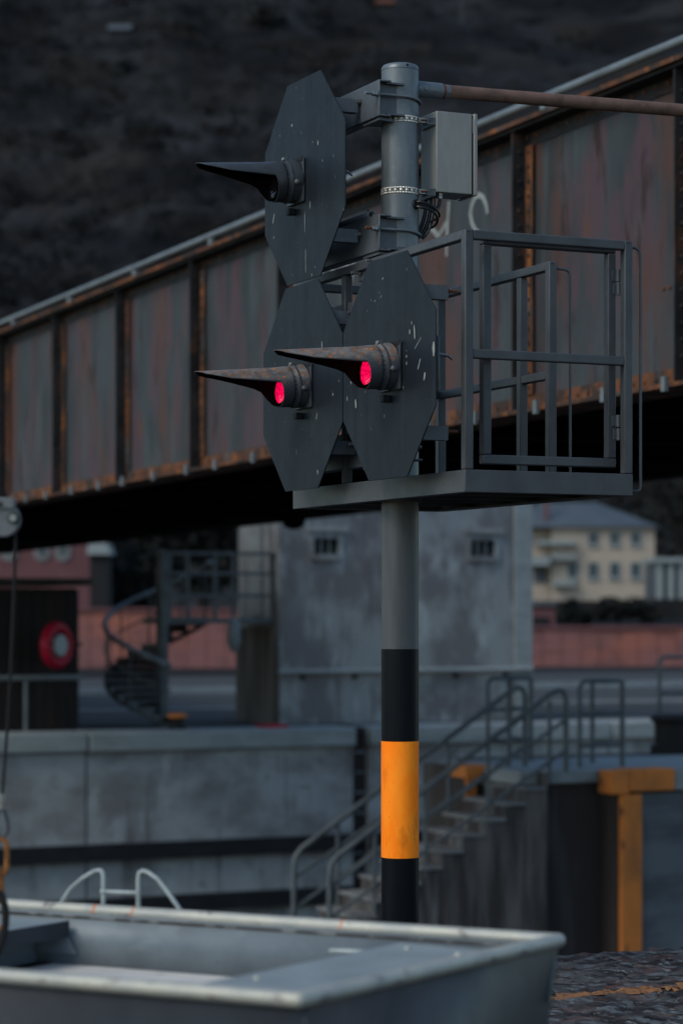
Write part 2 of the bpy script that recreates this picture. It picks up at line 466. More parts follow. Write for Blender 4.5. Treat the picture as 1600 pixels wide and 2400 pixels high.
def lens_mat():
    m = bpy.data.materials.new('lit crimson lens')
    m.use_nodes = True
    nt = m.node_tree
    b = nt.nodes['Principled BSDF']
    b.inputs['Base Color'].default_value = (0.55, 0.0, 0.05, 1)
    b.inputs['Roughness'].default_value = 0.15
    geo = nt.nodes.new('ShaderNodeNewGeometry')
    mp = nt.nodes.new('ShaderNodeMapping')
    mp.inputs['Scale'].default_value = (70, 70, 130)
    mp.inputs['Rotation'].default_value = (0, 0, -TH)
    nt.links.new(geo.outputs['Position'], mp.inputs['Vector'])
    t = nt.nodes.new('ShaderNodeTexNoise')
    t.inputs['Scale'].default_value = 1
    nt.links.new(mp.outputs[0], t.inputs['Vector'])
    mr = nt.nodes.new('ShaderNodeMapRange')
    mr.inputs['From Min'].default_value = .3
    mr.inputs['From Max'].default_value = .7
    mr.inputs['To Min'].default_value = .12
    mr.inputs['To Max'].default_value = .78
    nt.links.new(t.outputs['Fac'], mr.inputs['Value'])
    nt.links.new(mr.outputs[0], b.inputs['Emission Strength'])
    b.inputs['Emission Color'].default_value = (1.0, 0.002, 0.085, 1)
    return m


M['lens_on'] = lens_mat()


# ================================================================== SETTING
def fbm(x, y, z=0.0, o=5):
    return noise.fractal(Vector((x, y, z)), 0.9, 2.1, o, noise_basis='PERLIN_ORIGINAL')


# near quay: layered rough stone, its edge at u = 0.41, displaced where the photograph shows it
EDGE = 0.41


def quay_z(u, v):
    inside = min(1.0, max(0.0, (v + .1) / .4)) * min(1.0, max(0.0, (u + 3.2) / .5))
    a = fbm(u * 3.6 + 7, v * 1.1, 1.0, 6) * 0.012 + fbm(u * 26, v * 6.0, 4.0, 6) * 0.021
    rid = abs(fbm(u * 7.5 + 3, v * 1.7 + 9, 2.0, 4))
    a -= max(0.0, 0.16 - rid) * 0.16
    drop = max(0.0, (u - EDGE + .12) / .12)
    return a * inside - 0.035 * drop * drop


us = sorted(set([round(-14 + 1.0 * i, 4) for i in range(11)] + [round(-3.2 + .022 * i, 4) for i in range(int((3.2 + EDGE) / .022) + 1)] + [EDGE]))
vs_ = sorted(set([round(-12 + .8 * i, 4) for i in range(15)] + [round(-.4 + .028 * i, 4) for i in range(106)] + [round(2.6 + .8 * i, 4) for i in range(13)]))
g = MB()
nu, nv = len(us), len(vs_)
pts = []
for a in us:
    for b_ in vs_:
        jag = fbm(b_ * 5, 3.3, 0, 5) * .035 if a >= EDGE - .06 else 0
        pts.append(W(a + jag, b_, quay_z(a, b_)))
fs = [(i * nv + j, i * nv + j + 1, (i + 1) * nv + j + 1, (i + 1) * nv + j) for i in range(nu - 1) for j in range(nv - 1)]
fs = [f[::-1] for f in fs]
g.add(pts, fs)
base = len(g.v)
top = (nu - 1) * nv
skirt = [W(EDGE - .02 + fbm(b_ * 4, 1.7, 0, 4) * .03, b_, -6) for b_ in vs_]
g.add(skirt, [])
g.f.extend([(top + j, top + j + 1, base + j + 1, base + j) for j in range(nv - 1)])
struct(g.build('quay_ground', M['stone'], sharp=180))

ln = MB()
cells = {}
for i in range(150):
    vv = -.2 + i * .022
    uc = -.80 + .10 * max(0.0, vv) * .5 + fbm(vv * 1.4, 5.0, 0, 2) * .05
    hw = .062 + fbm(vv * 3.0, 9.0, 0, 3) * .022
    for k in range(7):
        s_ = -1 + 2 * k / 6
        uu = uc + s_ * hw
        cells[(i, k)] = (uu, vv)
for i in range(149):
    for k in range(6):
        q = [cells[(i, k)], cells[(i + 1, k)], cells[(i + 1, k + 1)], cells[(i, k + 1)]]
        if fbm(q[0][0] * 16, q[0][1] * 9, 3.0, 4) < -0.42:
            continue
        n0 = len(ln.v)
        ln.add([W(a, b_, quay_z(a, b_) + .004) for a, b_ in q], [(0, 1, 2, 3)])
struct(ln.build('painted_line', M['line'], sharp=180))

struct(MB().bf(EDGE - .5, 60, -80, 90, -4.6, -4.4).build('canal_water', M['water']))
# far yard behind the chamber wall
g = MB()
g.bf(28.9, 62, -70, 110, -6.0, -0.36)
struct(g.build('lock_yard_ground', M['ground_far']))
for (u0, u1, z1, nm, mt) in ((37.2, 38.3, -.33, 'yard_path', 'tread'), (47.5, 47.9, -.20, 'yard_kerb', 'coping'), (50, 56, -.34, 'yard_road', 'ground_near')):
    struct(MB().bf(u0, u1, -60, 95, -.7, z1).build(nm, M[mt]))


# hillside: terrain rising behind the far bank
def hill_z(x, y):
    t = max(0.0, y - 232)
    t2 = max(0.0, y - 105)
    h = -0.4 + min(t2, 60) * .028 + t * .46 + fbm(x * .006, y * .006, 3, 4) * min(t * .12, 20)
    if x > 5:
        tt = (x - 5) / 60.0
        h += min(1.0, tt) * 5.0 * (math.floor(t / 26.0) + min(1.0, (t / 26.0 % 1) * 3.2) - t / 26.0)
    return h


def hill_s(x, y):               # with the scrub that covers it
    k = min(1.0, max(0.0, (y - 225) / 30))
    b = fbm(x * .075, y * .060, 5.0, 5)
    b2 = fbm(x * .26 + 40, y * .20, 8.0, 4)
    amp = 1.0 if x < 10 else max(.35, 1.0 - (x - 10) / 60)
    return hill_z(x, y) + k * amp * (2.6 * b + 1.3 * abs(b2))


g = MB()
an = np.linspace(-.62, .62, 50).tolist() + np.linspace(-.17, .17, 170).tolist()
an = sorted(an)
ys = np.concatenate([np.linspace(60, 225, 12), np.linspace(230, 620, 330), np.linspace(625, 1000, 60)])
for y in ys:
    for t_ in an:
        g.v.append((t_ * y, y, hill_s(t_ * y, y)))
nx_ = len(an)
for j in range(len(ys) - 1):
    for i in range(nx_ - 1):
        g.f.append((j * nx_ + i, j * nx_ + i + 1, (j + 1) * nx_ + i + 1, (j + 1) * nx_ + i))
struct(g.build('hillside', M['hill'], sharp=180))


def hill_hit(px, py):
    d = 110.0
    while d < 990:
        p = at(px, py, d)
        if p.z <= hill_z(p.x, p.y):
            return p
        d += 1.0
    return at(px, py, 900)


def leaves(mb, c, rx, rz, n, size, rng):
    for _ in range(n):
        th = rng.uniform(0, 2 * math.pi)
        cz = rng.uniform(-1, 1)
        rr = rng.uniform(.55, 1.0) ** .6
        sq = math.sqrt(1 - cz * cz)
        p = Vector((c[0] + rx * rr * sq * math.cos(th), c[1] + rx * rr * sq * math.sin(th), c[2] + rz * rr * cz))
        a = Vector((rng.gauss(0, 1), rng.gauss(0, 1), rng.gauss(0, 1))).normalized() * size * rng.uniform(.6, 1.3)
        b_ = a.cross(Vector((rng.gauss(0, 1), rng.gauss(0, 1), rng.gauss(0, 1)))).normalized() * size * rng.uniform(.4, .9)
        n0 = len(mb.v)
        mb.v.extend([tuple(p - a), tuple(p - b_), tuple(p + a), tuple(p + b_)])
        mb.f.append((n0, n0 + 1, n0 + 2, n0 + 3))


rng = random.Random(3)
wd = MB()
for i in range(2300):
    y = rng.uniform(236, 640)
    x = rng.uniform(-.17, .17) * y
    if x > 8 and y > 330 and rng.random() < .75:
        continue
    r_ = rng.uniform(1.2, 3.6) * (1 if x < 8 else .6)
    leaves(wd, (x, y, hill_s(x, y) + r_ * .25), r_, r_ * .55, int(22 + 16 * r_), .34, rng)
stuff(wd.build('hillside_woodland', M['wood'], sharp=180))


def tree(name, label, cat, base_p, r_, h_, mt, n=420, trunk=True, group=None, sz=.28, seed=1):
    rg = random.Random(seed)
    t = thing(name, label, cat, base_p, group)
    b = Vector(base_p)
    cr = MB()
    nb = 9
    for k in range(nb):
        a = 2 * math.pi * k / nb + rg.uniform(-.4, .4)
        q = r_ * rg.uniform(.1, .62)
        leaves(cr, (b.x + q * math.cos(a), b.y + q * math.sin(a), b.z + h_ * rg.uniform(.36, .80)), r_ * rg.uniform(.34, .52), h_ * rg.uniform(.16, .24), n // nb, sz, rg)
    if trunk:
        tr = MB()
        tr.tube([b, b + Vector((.05 * r_, 0, h_ * .3)), b + Vector((-.04 * r_, .05 * r_, h_ * .62))], [r_ * .10, r_ * .07, r_ * .035], 8)
        for k in range(5):
            a = 2 * math.pi * k / 5 + rg.uniform(-.3, .3)
            s_ = b + Vector((0, 0, h_ * rg.uniform(.25, .5)))
            tr.tube([s_, s_ + Vector((math.cos(a) * r_ * .35, math.sin(a) * r_ * .35, h_ * .14)), s_ + Vector((math.cos(a) * r_ * .6, math.sin(a) * r_ * .6, h_ * .3))], [r_ * .045, r_ * .03, r_ * .012], 6)
        tr.build('trunk', M['bark'], t)
    cr.build('crown', mt, t, sharp=180)
    return t


# pale bushes and small buildings one can tell apart on the hillside
p = hill_hit(615, 70)
tree('bush', 'pale grey rounded bush high on the hillside beneath the orange roofed house', 'bush', (p.x, p.y, p.z - .5), 5.2, 8.0, M['leaf_grey'], 900, sz=.6, seed=2)
p = hill_hit(285, 190)
tree('bush', 'small grey bush on the hillside below the pale vineyard shed', 'bush', (p.x, p.y, p.z - .5), 2.9, 5.0, M['leaf_grey'], 600, sz=.45, seed=5)


def small_house(name, label, cat, px, py, wd_, hh, roof, wallm):
    p = hill_hit(px, py)
    t = thing(name, label, cat, p)
    MB().bx(p.x - wd_ / 2, p.x + wd_ / 2, p.y - .4, p.y + wd_ * .7, p.z - 2, p.z + hh).build('wall', wallm, t)
    r_ = MB()
    e = wd_ / 2 + .3
    r_.prism([(p.x - e, p.y - .8, p.z + hh + .003), (p.x - e, p.y + wd_ * .7 + .3, p.z + hh + .003), (p.x - e, p.y + wd_ * .3, p.z + hh + wd_ * .35)], (2 * e, 0, 0))
    r_.build('roof', roof, t)
    d = MB().bx(p.x - .5, p.x + .5, p.y - .46, p.y - .405, p.z, p.z + hh * .7)
    d.build('door', M['dark'], t)
    return t


small_house('hillside_house', 'tiny house with dull orange roof at the very top of the hillside', 'house', 900, 26, 3.6, 1.6, M['roof_red'], M['terrace'])
small_house('vineyard_shed', 'tiny shed with pale metal roof high on the left of the hillside', 'shed', 280, 76, 4.0, .5, M['slate'], M['terrace'])
for i, (x0, x1, y_) in enumerate(((660, 1010, 118), (700, 960, 80), (880, 1120, 140), (560, 800, 160))):
    a = hill_hit(x0, y_)
    b_ = hill_hit(x1, y_ + 8)
    q = MB()
    mid = (a + b_) / 2
    m1 = hill_hit((x0 + x1) / 2, y_ + 1)
    for s0, s1 in ((a, m1), (m1, b_)):
        dd = (s1 - s0)
        q.hexa((s0 + s1) / 2 + Vector((0, 0, .3)), dd / 2, Vector((0, .4, 0)), Vector((0, 0, 1.7)))
    tag(q.build('terrace_wall', M['terrace']), ('long dark vineyard terrace wall left of the mast top', 'upper dark terrace wall near the top of the hillside',
        'dark terrace wall reaching behind the mast top', 'lowest dark terrace wall above the upper signal board')[i], 'terrace wall', 'dark terrace walls on the hillside')
p = hill_hit(1082, 52)
tag(MB().rev(p - Vector((0, 0, 1)), (0, 0, 1), [(0, .13), (7.0, .08)], 8).build('utility_pole', M['slate']), 'thin pale utility pole high on the hillside right of the mast', 'pole')

# trees and hedges on the far bank
for i, (px, d, r_, h_, lb) in enumerate(((262, 128, 3.2, 6.0, 'round dark evergreen tree beside the dull red house'),
                                        (470, 140, 4.5, 9.0, 'broad dark tree behind the spiral staircase'),
                                        (120, 160, 6.0, 16.0, 'tall dark tree behind the dull red house'),
                                        (350, 150, 5.5, 11.0, 'dark tree between the red house and the spiral staircase'),
                                        (1590, 230, 9.0, 20.0, 'tall dark tree right of the cream house'),
                                        (1250, 260, 8.0, 16.0, 'dark tree behind the cream house roof'))):
    gx = (px - 800) / FPX * d
    tree('dark_tree', lb, 'tree', (gx, d, hill_z(gx, d) - .3), r_, h_, M['leaf_dark'], 900, group='dark trees on the far bank', sz=.42, seed=20 + i)
for i, (px, d, r_, h_, lb) in enumerate(((1345, 150, 1.3, 2.0, 'low dark bush under the left end of the cream house'),
                                        (1430, 150, 2.0, 2.3, 'wide dark bush under the middle of the cream house'),
                                        (1505, 150, 1.9, 2.2, 'dark bush under the right corner of the cream house'))):
    gx = (px - 800) / FPX * d
    tree('bush', lb, 'bush', (gx, d, z_at(1480, d)), r_, h_, M['leaf_dark'], 420, trunk=False, group='dark bushes under the cream house', sz=.22, seed=40 + i)

# red sandstone walls on the far bank
def block_wall(name, label, px0, px1, d, y_top, y_bot, n):
    x0, x1 = (px0 - 800) / FPX * d, (px1 - 800) / FPX * d
    z0, z1 = z_at(y_bot, d) - .3, z_at(y_top, d)
    t = thing(name, label, 'wall', ((x0 + x1) / 2, d, z0), 'red sandstone walls on the far bank')
    st = (x1 - x0) / n
    rows = 2
    for r_ in range(rows):
        for i in range(n):
            MB().bx(x0 + i * st + .012, x0 + (i + 1) * st - .012, d + random.uniform(-.03, .03), d + .5, z0 + (z1 - z0) * r_ / rows + .006, z0 + (z1 - z0) * (r_ + 1) / rows - .006).build('stone_block', M['pink'], t)
    MB().bx(x0, x1, d + .06, d + .46, z0 + .01, z1 - .02).build('mortar_core', M['red'], t)
    cp = MB().bx(x0, x1, d - .12, d + .6, z1 + .003, z1 + .12)
    cp.build('wall_cap', M['red'], t)


block_wall('sandstone_wall', 'long salmon pink sandstone wall right of the grey tower', 1180, 1720, 95, 1474, 1562, 12)
block_wall('sandstone_wall', 'salmon pink sandstone wall seen through the spiral staircase', 120, 620, 92, 1432, 1560, 11)

# dull red house at the left
d = 120
x0, x1 = (-260 - 800) / FPX * d, (216 - 800) / FPX * d
zb, zt = z_at(1366, d), 7.6
t = thing('red_house', 'dull red house with white framed windows behind the bridge at the left', 'house', ((x0 + x1) / 2, d, zb))
MB().bx(x0, x1, d, d + 8, zb - 3.5, zt).build('wall', M['red'], t)
MB().prism([(x0 - .4, d - .5, zt + .003), (x0 - .4, d + 8.5, zt + .003), (x0 - .4, d + 4, zt + 3)], (x1 - x0 + .8, 0, 0)).build('roof', M['slate'], t)
for px in (-40, 20, 99, 147):
    cx = (px - 800) / FPX * d
    hw = 19 / FPX * d
    zz0, zz1 = z_at(1316, d), z_at(1225, d)
    f = MB()
    f.prism([(cx + hw * math.cos(a), d - .08, zz0 + hw + hw * math.sin(a)) for a in [math.pi + math.pi * k / 10 for k in range(11)]] + [(cx + hw, d - .08, zz1), (cx - hw, d - .08, zz1)], (0, .06, 0))
    fo = f.build('window', M['tread'], t)
    pn = MB().bx(cx - hw * .42, cx + hw * .42, d - .12, d - .085, zz0 + hw * .9, zz1 - .1)
    pn.build('pane', M['glass_b'], fo)
# low pale roofed shed next to it
p0 = at(232, 1300, 112)
t = thing('garden_shed', 'low shed with pale grey roof right of the dull red house', 'shed', p0)
MB().bx(p0.x - .42, p0.x + .42, p0.y, p0.y + 2, p0.z - 3.0, p0.z).build('wall', M['dark'], t)
MB().prism([(p0.x - .56, p0.y - .3, p0.z + .003), (p0.x + .56, p0.y - .3, p0.z + .003), (p0.x + .40, p0.y - .3, p0.z + .50), (p0.x - .45, p0.y - .3, p0.z + .56)], (0, 2.5, 0)).build('roof', M['pale'], t)

# cream house
d = 200
X = lambda px: (px - 800) / FPX * d
Zp = lambda py: z_at(py, d)
t = thing('cream_house', 'cream two storey house with slate hip roof on the far bank', 'house', (X(1410), d, Zp(1408)))
MB().bx(X(1292), X(1534), d, d + 9, Zp(1408), Zp(1236)).build('wall', M['cream'], t)
MB().bx(X(1226), X(1290), d + 1.2, d + 8, Zp(1408), Zp(1240)).build('side_wing', M['cream'], t)
rf = MB()
e0, e1, z0, z1 = X(1216), X(1546), Zp(1236) + .004, Zp(1172)
rf.add([(e0, d - .6, z0), (e1, d - .6, z0), (e1, d + 9.6, z0), (e0, d + 9.6, z0), (X(1270), d + 4.5, z1), (X(1412), d + 4.5, z1)],
       [(0, 1, 5, 4), (1, 2, 5), (2, 3, 4, 5), (3, 0, 4), (3, 2, 1, 0)])
rfo = rf.build('roof', M['slate'], t)
MB().bx(X(1279), X(1288), d + 1.0, d + 1.5, Zp(1225), Zp(1160)).build('chimney', M['red'], rfo)
for row, (ya, yb) in enumerate(((1249, 1276), (1320, 1353))):
    for px in (1341, 1390, 1440, 1489):
        if row == 0 and px == 1341:
            continue
        f = MB()
        a0, a1, c0, c1 = X(px - 13), X(px + 13), Zp(yb + 3), Zp(ya - 3)
        f.bx(a0, a0 + .10, d - .10, d - .003, c0, c1)
        f.bx(a1 - .10, a1, d - .10, d - .003, c0, c1)
        f.bx(a0 + .10, a1 - .10, d - .10, d - .003, c0, c0 + .12)
        f.bx(a0 + .10, a1 - .10, d - .10, d - .003, c1 - .1, c1)
        fo = f.build('window', M['pale'], t)
        MB().bx(a0 + .1, a1 - .1, d - .04, d - .003, c0 + .12, c1 - .1).build('pane', M['glass_b'], fo)
        MB().bx(a0 - .08, a1 + .08, d - .2, d - .003, c0 - .1, c0 - .004).build('sill', M['pale'], fo)
for (xa, xb, ya, yb) in ((1258, 1346, 1268, 1278), (1238, 1286, 1305, 1326), (1290, 1346, 1302, 1312), (1294, 1346, 1362, 1374)):
    MB().bx(X(xa), X(xb), d - .9, d - .004 if xa > 1288 else d + 1.19, Zp(yb), Zp(ya)).build('balcony', M['pale'], t)
MB().bx(X(1252), X(1282), d + 1.1, d + 1.19, Zp(1366), Zp(1330)).build('shutter', M['slate'], t)
# lower base wall that carries it, and dark outbuilding at its left foot
MB().bx(X(1180), X(1600), d - 1.2, d + 20, -1, Zp(1408) - .004).build('base_wall', M['terrace'], t)
d2 = 130
X2 = lambda px: (px - 800) / FPX * d2
t = thing('brick_shed', 'dark reddish shed between the grey tower and the cream house', 'shed', (X2(1265), d2, z_at(1490, d2)))
MB().bx(X2(1236), X2(1300), d2, d2 + 3, -1, z_at(1420, d2)).build('wall', M['red'], t)
MB().bx(X2(1232), X2(1304), d2 - .2, d2 + 3.2, z_at(1420, d2) + .003, z_at(1408, d2)).build('roof', M['slate'], t)
MB().bx(X2(1248), X2(1288), d2 - .05, d2 - .003, z_at(1490, d2), z_at(1446, d2)).build('door', M['dark'], t)
# columned building at the right edge
d3 = 170
X3 = lambda px: (px - 800) / FPX * d3
Z3 = lambda py: z_at(py, d3)
t = thing('columned_building', 'pale building with white columns right of the cream house', 'building', (X3(1590), d3, Z3(1404)))
MB().bx(X3(1536), X3(1760), d3 + .6, d3 + 6, Z3(1404), Z3(1318)).build('wall', M['slate'], t)
for px in (1546, 1572, 1598, 1625):
    MB().bx(X3(px - 7), X3(px + 7), d3, d3 + .4, Z3(1404), Z3(1318)).build('column', M['pale'], t)
MB().bx(X3(1532), X3(1770), d3 - .3, d3 + 6.3, Z3(1318) + .003, Z3(1307)).build('roof', M['pale'], t)
MB().bx(X3(1530), X3(1780), d3 - .5, d3 + 8, -1, Z3(1404) - .003).build('base_wall', M['terrace'], t)
for px in (1548, 1592):
    MB().prism([(X3(px - 16), d3 - .56, Z3(1490)), (X3(px + 16), d3 - .56, Z3(1490)), (X3(px + 16), d3 - .56, Z3(1435)), (X3(px + 9), d3 - .56, Z3(1420)), (X3(px - 9), d3 - .56, Z3(1420)), (X3(px - 16), d3 - .56, Z3(1435))], (0, .05, 0)).build('arch', M['dark'], t)

# ------------------------------------------------------------------ far chamber wall with coping
UW = 28.08
ZC = -0.30
t = thing('chamber_wall', 'long grey lock chamber wall with pale coping across the basin', 'lock wall', W(UW, 8, -4.5))
SL = v_at(835, UW)
j = [-6.9, -1.95, v_at(207, UW), SL]
segs = [(-11.9, -6.9), (-6.9, -1.95), (-1.95, j[2]), (j[2], SL), (SL + .27, SL + 5.1), (SL + 5.1, SL + 10), (SL + 10, SL + 15), (SL + 15, SL + 20)]
for a, b_ in segs:
    MB().bf(UW + .10, UW + .9, a + .02, b_ - .02, -6, ZC - .335).build('wall_panel', M['wall'], t)
    MB().bf(UW - .04, UW + .9, a + .012, b_ - .012, ZC - .33, ZC).build('coping_stone', M['coping'], t, bevel=.04)
MB().bf(UW + .25, UW + .85, -11.9, SL + 20, -6, ZC - .02).build('wall_core', M['brown'], t)
for k in range(9):
    MB().tube([W(UW + .14, SL + .03, -.75 - k * .35), W(UW + .14, SL + .24, -.75 - k * .35)], .018, 8).build('ladder_rung', M['rail'], t)
for zf in (-2.42, -3.32):
    MB().bf(UW - .08, UW + .097, -11.9, SL - .05, zf, zf + .27).build('fender_beam', M['fender'], t)
    MB().bf(UW - .08, UW + .097, SL + .3, SL + 20, zf, zf + .27).build('fender_beam', M['fender'], t)
# small marks on the coping
a, b_ = v_at(612, UW + .5), v_at(662, UW + .5)
MB().bf(UW + .25, UW + .75, a, b_, ZC + .002, ZC + .05).build('red_marker', M['ring_red'], t)

# ------------------------------------------------------------------ grey gate tower
UT, VT = 30.65, 12.44
t = thing('gate_tower', 'blocky grey concrete lock tower with two small barred windows', 'tower', W(UT + 1, VT + 2.6, -.36))
WT = 5.16
win = []
for px0, px1 in ((735, 792), (1102, 1158)):
    win.append((v_at(px0, UT), v_at(px1, UT)))
zw0, zw1 = z_at(1300, 44.6), z_at(1262, 44.6)
cuts = [VT, win[0][0], win[0][1], win[1][0], win[1][1], VT + WT]
wb = MB()
for i in range(5):
    if i in (1, 3):
        wb.bf(UT, UT + 2.0, cuts[i], cuts[i + 1], -.5, zw0)
        wb.bf(UT, UT + 2.0, cuts[i], cuts[i + 1], zw1, 4.4)
    else:
        wb.bf(UT, UT + 2.0, cuts[i], cuts[i + 1], -.5, 4.4)
wb.build('wall', M['conc'], t)
for a, b_ in win:
    f = MB()
    f.bf(UT - .04, UT + .06, a - .09, a, zw0 - .1, zw1 + .1)
    f.bf(UT - .04, UT + .06, b_, b_ + .09, zw0 - .1, zw1 + .1)
    f.bf(UT - .04, UT + .06, a, b_, zw1, zw1 + .1)
    f.bf(UT - .07, UT + .06, a, b_, zw0 - .1, zw0)
    fo = f.build('window', M['conc'], t)
    MB().bf(UT + .16, UT + .2, a, b_, zw0, zw1).build('pane', M['glass'], fo)
    for k in (1, 2):
        vv = a + (b_ - a) * k / 3
        MB().bf(UT + .02, UT + .06, vv - .018, vv + .018, zw0, zw1).build('bar', M['rail'], fo)
    MB().bf(UT - .09, UT - .042, a - .16, b_ + .16, zw1 + .13, zw1 + .22).build('drip_ledge', M['wall'], fo)
MB().tube([W(UT - .10, VT - .05, z_at(1575, 44)), W(UT - .10, VT + WT + .02, z_at(1575, 44))], .055, 10).build('ledge_pipe', M['coping'], t)
for k in range(5):
    MB().bf(UT - .10, UT - .003, VT + .4 + k * 1.05, VT + .47 + k * 1.05, z_at(1575, 44) - .14, z_at(1575, 44) - .057).build('pipe_bracket', M['dark'], t)
MB().bf(UT + .75, UT + 1.35, VT - .07, VT - .003, 1.62, 4.3).build('drain_panel', M['coping'], t)
MB().bf(UT - .06, UT + .04, VT + WT - .32, VT + WT + .05, -.4, 4.38).build('corner_strip', M['coping'], t)
MB().bf(UT + .02, UT + 1.98, VT - .06, VT - .004, -.5, 1.40).build('stained_base', M['base'], t)
lp = at(548, 1480, 43.2)
MB().rev(lp + Vector((0, 0, .25)), (0, 0, -1), [(0, .03), (.08, .10), (.45, .13), (.62, .05)], 12).build('flood_lamp', M['rail'], t)

# ------------------------------------------------------------------ spiral staircase with its balcony
cu, cv = 31.35, v_at(375, 31.35)
sc = W(cu, cv, 0)
zb_ = 1.58
t = thing('spiral_staircase', 'grey steel spiral staircase with balcony beside the grey tower', 'staircase', W(cu, cv, -.36))
MB().rev((sc.x, sc.y, -.36), (0, 0, 1), [(0, .075), (zb_ + 1.62, .075)], 14).build('column', M['rail_dim'], t)


def hz(th):
    return 2.56 - (th - 35) * .0073


def cp(th, r_, z):
    a = R(th)
    return Vector((sc.x + r_ * math.cos(a), sc.y + r_ * math.sin(a), z))


nt_ = 15
for k in range(nt_):
    th = 38 + k * 17.0
    z = hz(th) - .98
    if z < -.34:
        break
    m_ = MB()
    m_.prism([cp(th - 9, .08, z), cp(th - 9, 1.0, z), cp(th, 1.03, z), cp(th + 9, 1.0, z), cp(th + 9, .08, z)], (0, 0, .045))
    m_.build('tread', M['rail_dim'], t)
    rs = MB()
    rs.prism([cp(th + 8.6, .08, z - .118), cp(th + 8.6, .99, z - .118), cp(th + 8.6, .99, z - .003), cp(th + 8.6, .08, z - .003)], (cp(th + 9.6, .5, z) - cp(th + 8.6, .5, z)))
    rs.build('riser', M['dark'], t)
    if k % 2 == 0:
        MB().tube([cp(th, .98, z), cp(th, 1.0, hz(th))], .016, 8).build('baluster', M['rail_dim'], t)
MB().tube([cp(th, 1.0, hz(th)) for th in range(28, 292, 6)], .050, 10).build('handrail', M['rail'], t)
MB().tube([cp(th, .97, hz(th) - 1.06) for th in range(30, 282, 6)], .045, 8).build('stringer', M['rail_dim'], t)
MB().tube([cp(th, 1.0, hz(th) - .45) for th in range(28, 292, 6)], .016, 8).build('middle_rail', M['rail_dim'], t)
ub0, ub1 = 30.85, 32.2
MB().bf(ub0, ub1, cv - .05, VT - .006, zb_ - .10, zb_).build('balcony_deck', M['rail_dim'], t)
vpost = [cv, v_at(441, ub0), v_at(505, ub0), v_at(548, ub0), VT - .05]
for vv in vpost:
    MB().bf(ub0, ub0 + .06, vv - .035, vv + .035, zb_ + .003, zb_ + 1.2).build('post', M['rail_dim'], t)
for zz in (1.2, .84, .44):
    MB().bf(ub0 - .035, ub0 - .003, cv - .06, VT - .006, zb_ + zz - .06, zb_ + zz).build('rail', M['rail_dim'], t)
MB().bf(ub0 - .01, ub0 + .08, cv - .16, cv - .03, -.36, zb_ + 1.22).build('corner_post', M['rail_dim'], t)

# ------------------------------------------------------------------ tarred hut, life ring, hand rail
UH = 30.2
vr = v_at(185, UH)
t = thing('tarred_hut', 'black tarred wooden hut at the left edge of the lock yard', 'hut', W(UH, vr - 2, -.36))
zt = 2.15
MB().bf(UH + .06, UH + 2.6, vr - 4.2, vr - .03, -.5, zt - .05).build('wall', M['hut'], t)
nb = 20
for k in range(nb):
    a = vr - 4.2 + k * .21
    dz = random.uniform(-.02, .02)
    MB().bf(UH + random.uniform(0, .012), UH + .057, a + .006, a + .204, -.4, zt - .06 + dz).build('plank', M['hut'], t)
MB().bf(UH - .25, UH + 2.8, vr - 4.4, vr + .15, zt, zt + .12).build('roof', M['hut_roof'], t)
lc = at(133, 1513, 41.2)
t = thing('life_ring', 'crimson life ring with pale centre hanging on the tarred hut', 'life ring', lc)
ax = Vector((math.cos(R(-28)), math.sin(R(-28)), 0)).cross(ZZ).normalized()
ringdir = Vector((-math.sin(R(118)), math.cos(R(118)), 0))
ex = Vector((.50, .866, 0))
pts = [lc + (ex * math.cos(a) + ZZ * 1.0 * math.sin(a)) * .31 for a in [2 * math.pi * k / 28 for k in range(28)]]
MB().tube(pts, .10, 12, closed=True).build('ring', M['ring_red'], t)
nn = ex.cross(ZZ)
MB().rev(lc + nn * .05, nn, [(0, .19), (.04, .19), (.06, .165)], 20).build('holder', M['ring_in'], t)
MB().tube([lc, lc + Vector((.25, .6, 0)), lc + Vector((.30, 1.0, 0))], .03, 8).build('hanger', M['dark'], t)
t = thing('hand_rail', 'thin pale hand rail in front of the tarred hut', 'rail', W(29.6, vr - 2, -.3))
zr = z_at(1590, 40.8)
MB().tube([W(29.6, vr - 4, zr), W(29.6, v_at(192, 29.6), zr)], .045, 8).build('rail', M['rail'], t)
for k in range(3):
    vv = v_at(60, 29.6) - k * 1.5 + .0
    MB().tube([W(29.6, vv, -.36), W(29.6, vv, zr)], .03, 8).build('post', M['rail'], t)
bp = at(415, 1694, 41.0)
bp.z = -.36
t = thing('mooring_bollard', 'dark mooring bollard with ochre cap beside the spiral staircase', 'bollard', bp)
MB().rev(bp, (0, 0, 1), [(0, .17), (.06, .15), (.20, .10), (.24, .12)], 16).build('stem', M['dark'], t)
MB().rev(bp, (0, 0, 1), [(.243, .13), (.27, .17), (.31, .17), (.33, .12)], 16).build('cap', M['yellow'], t)

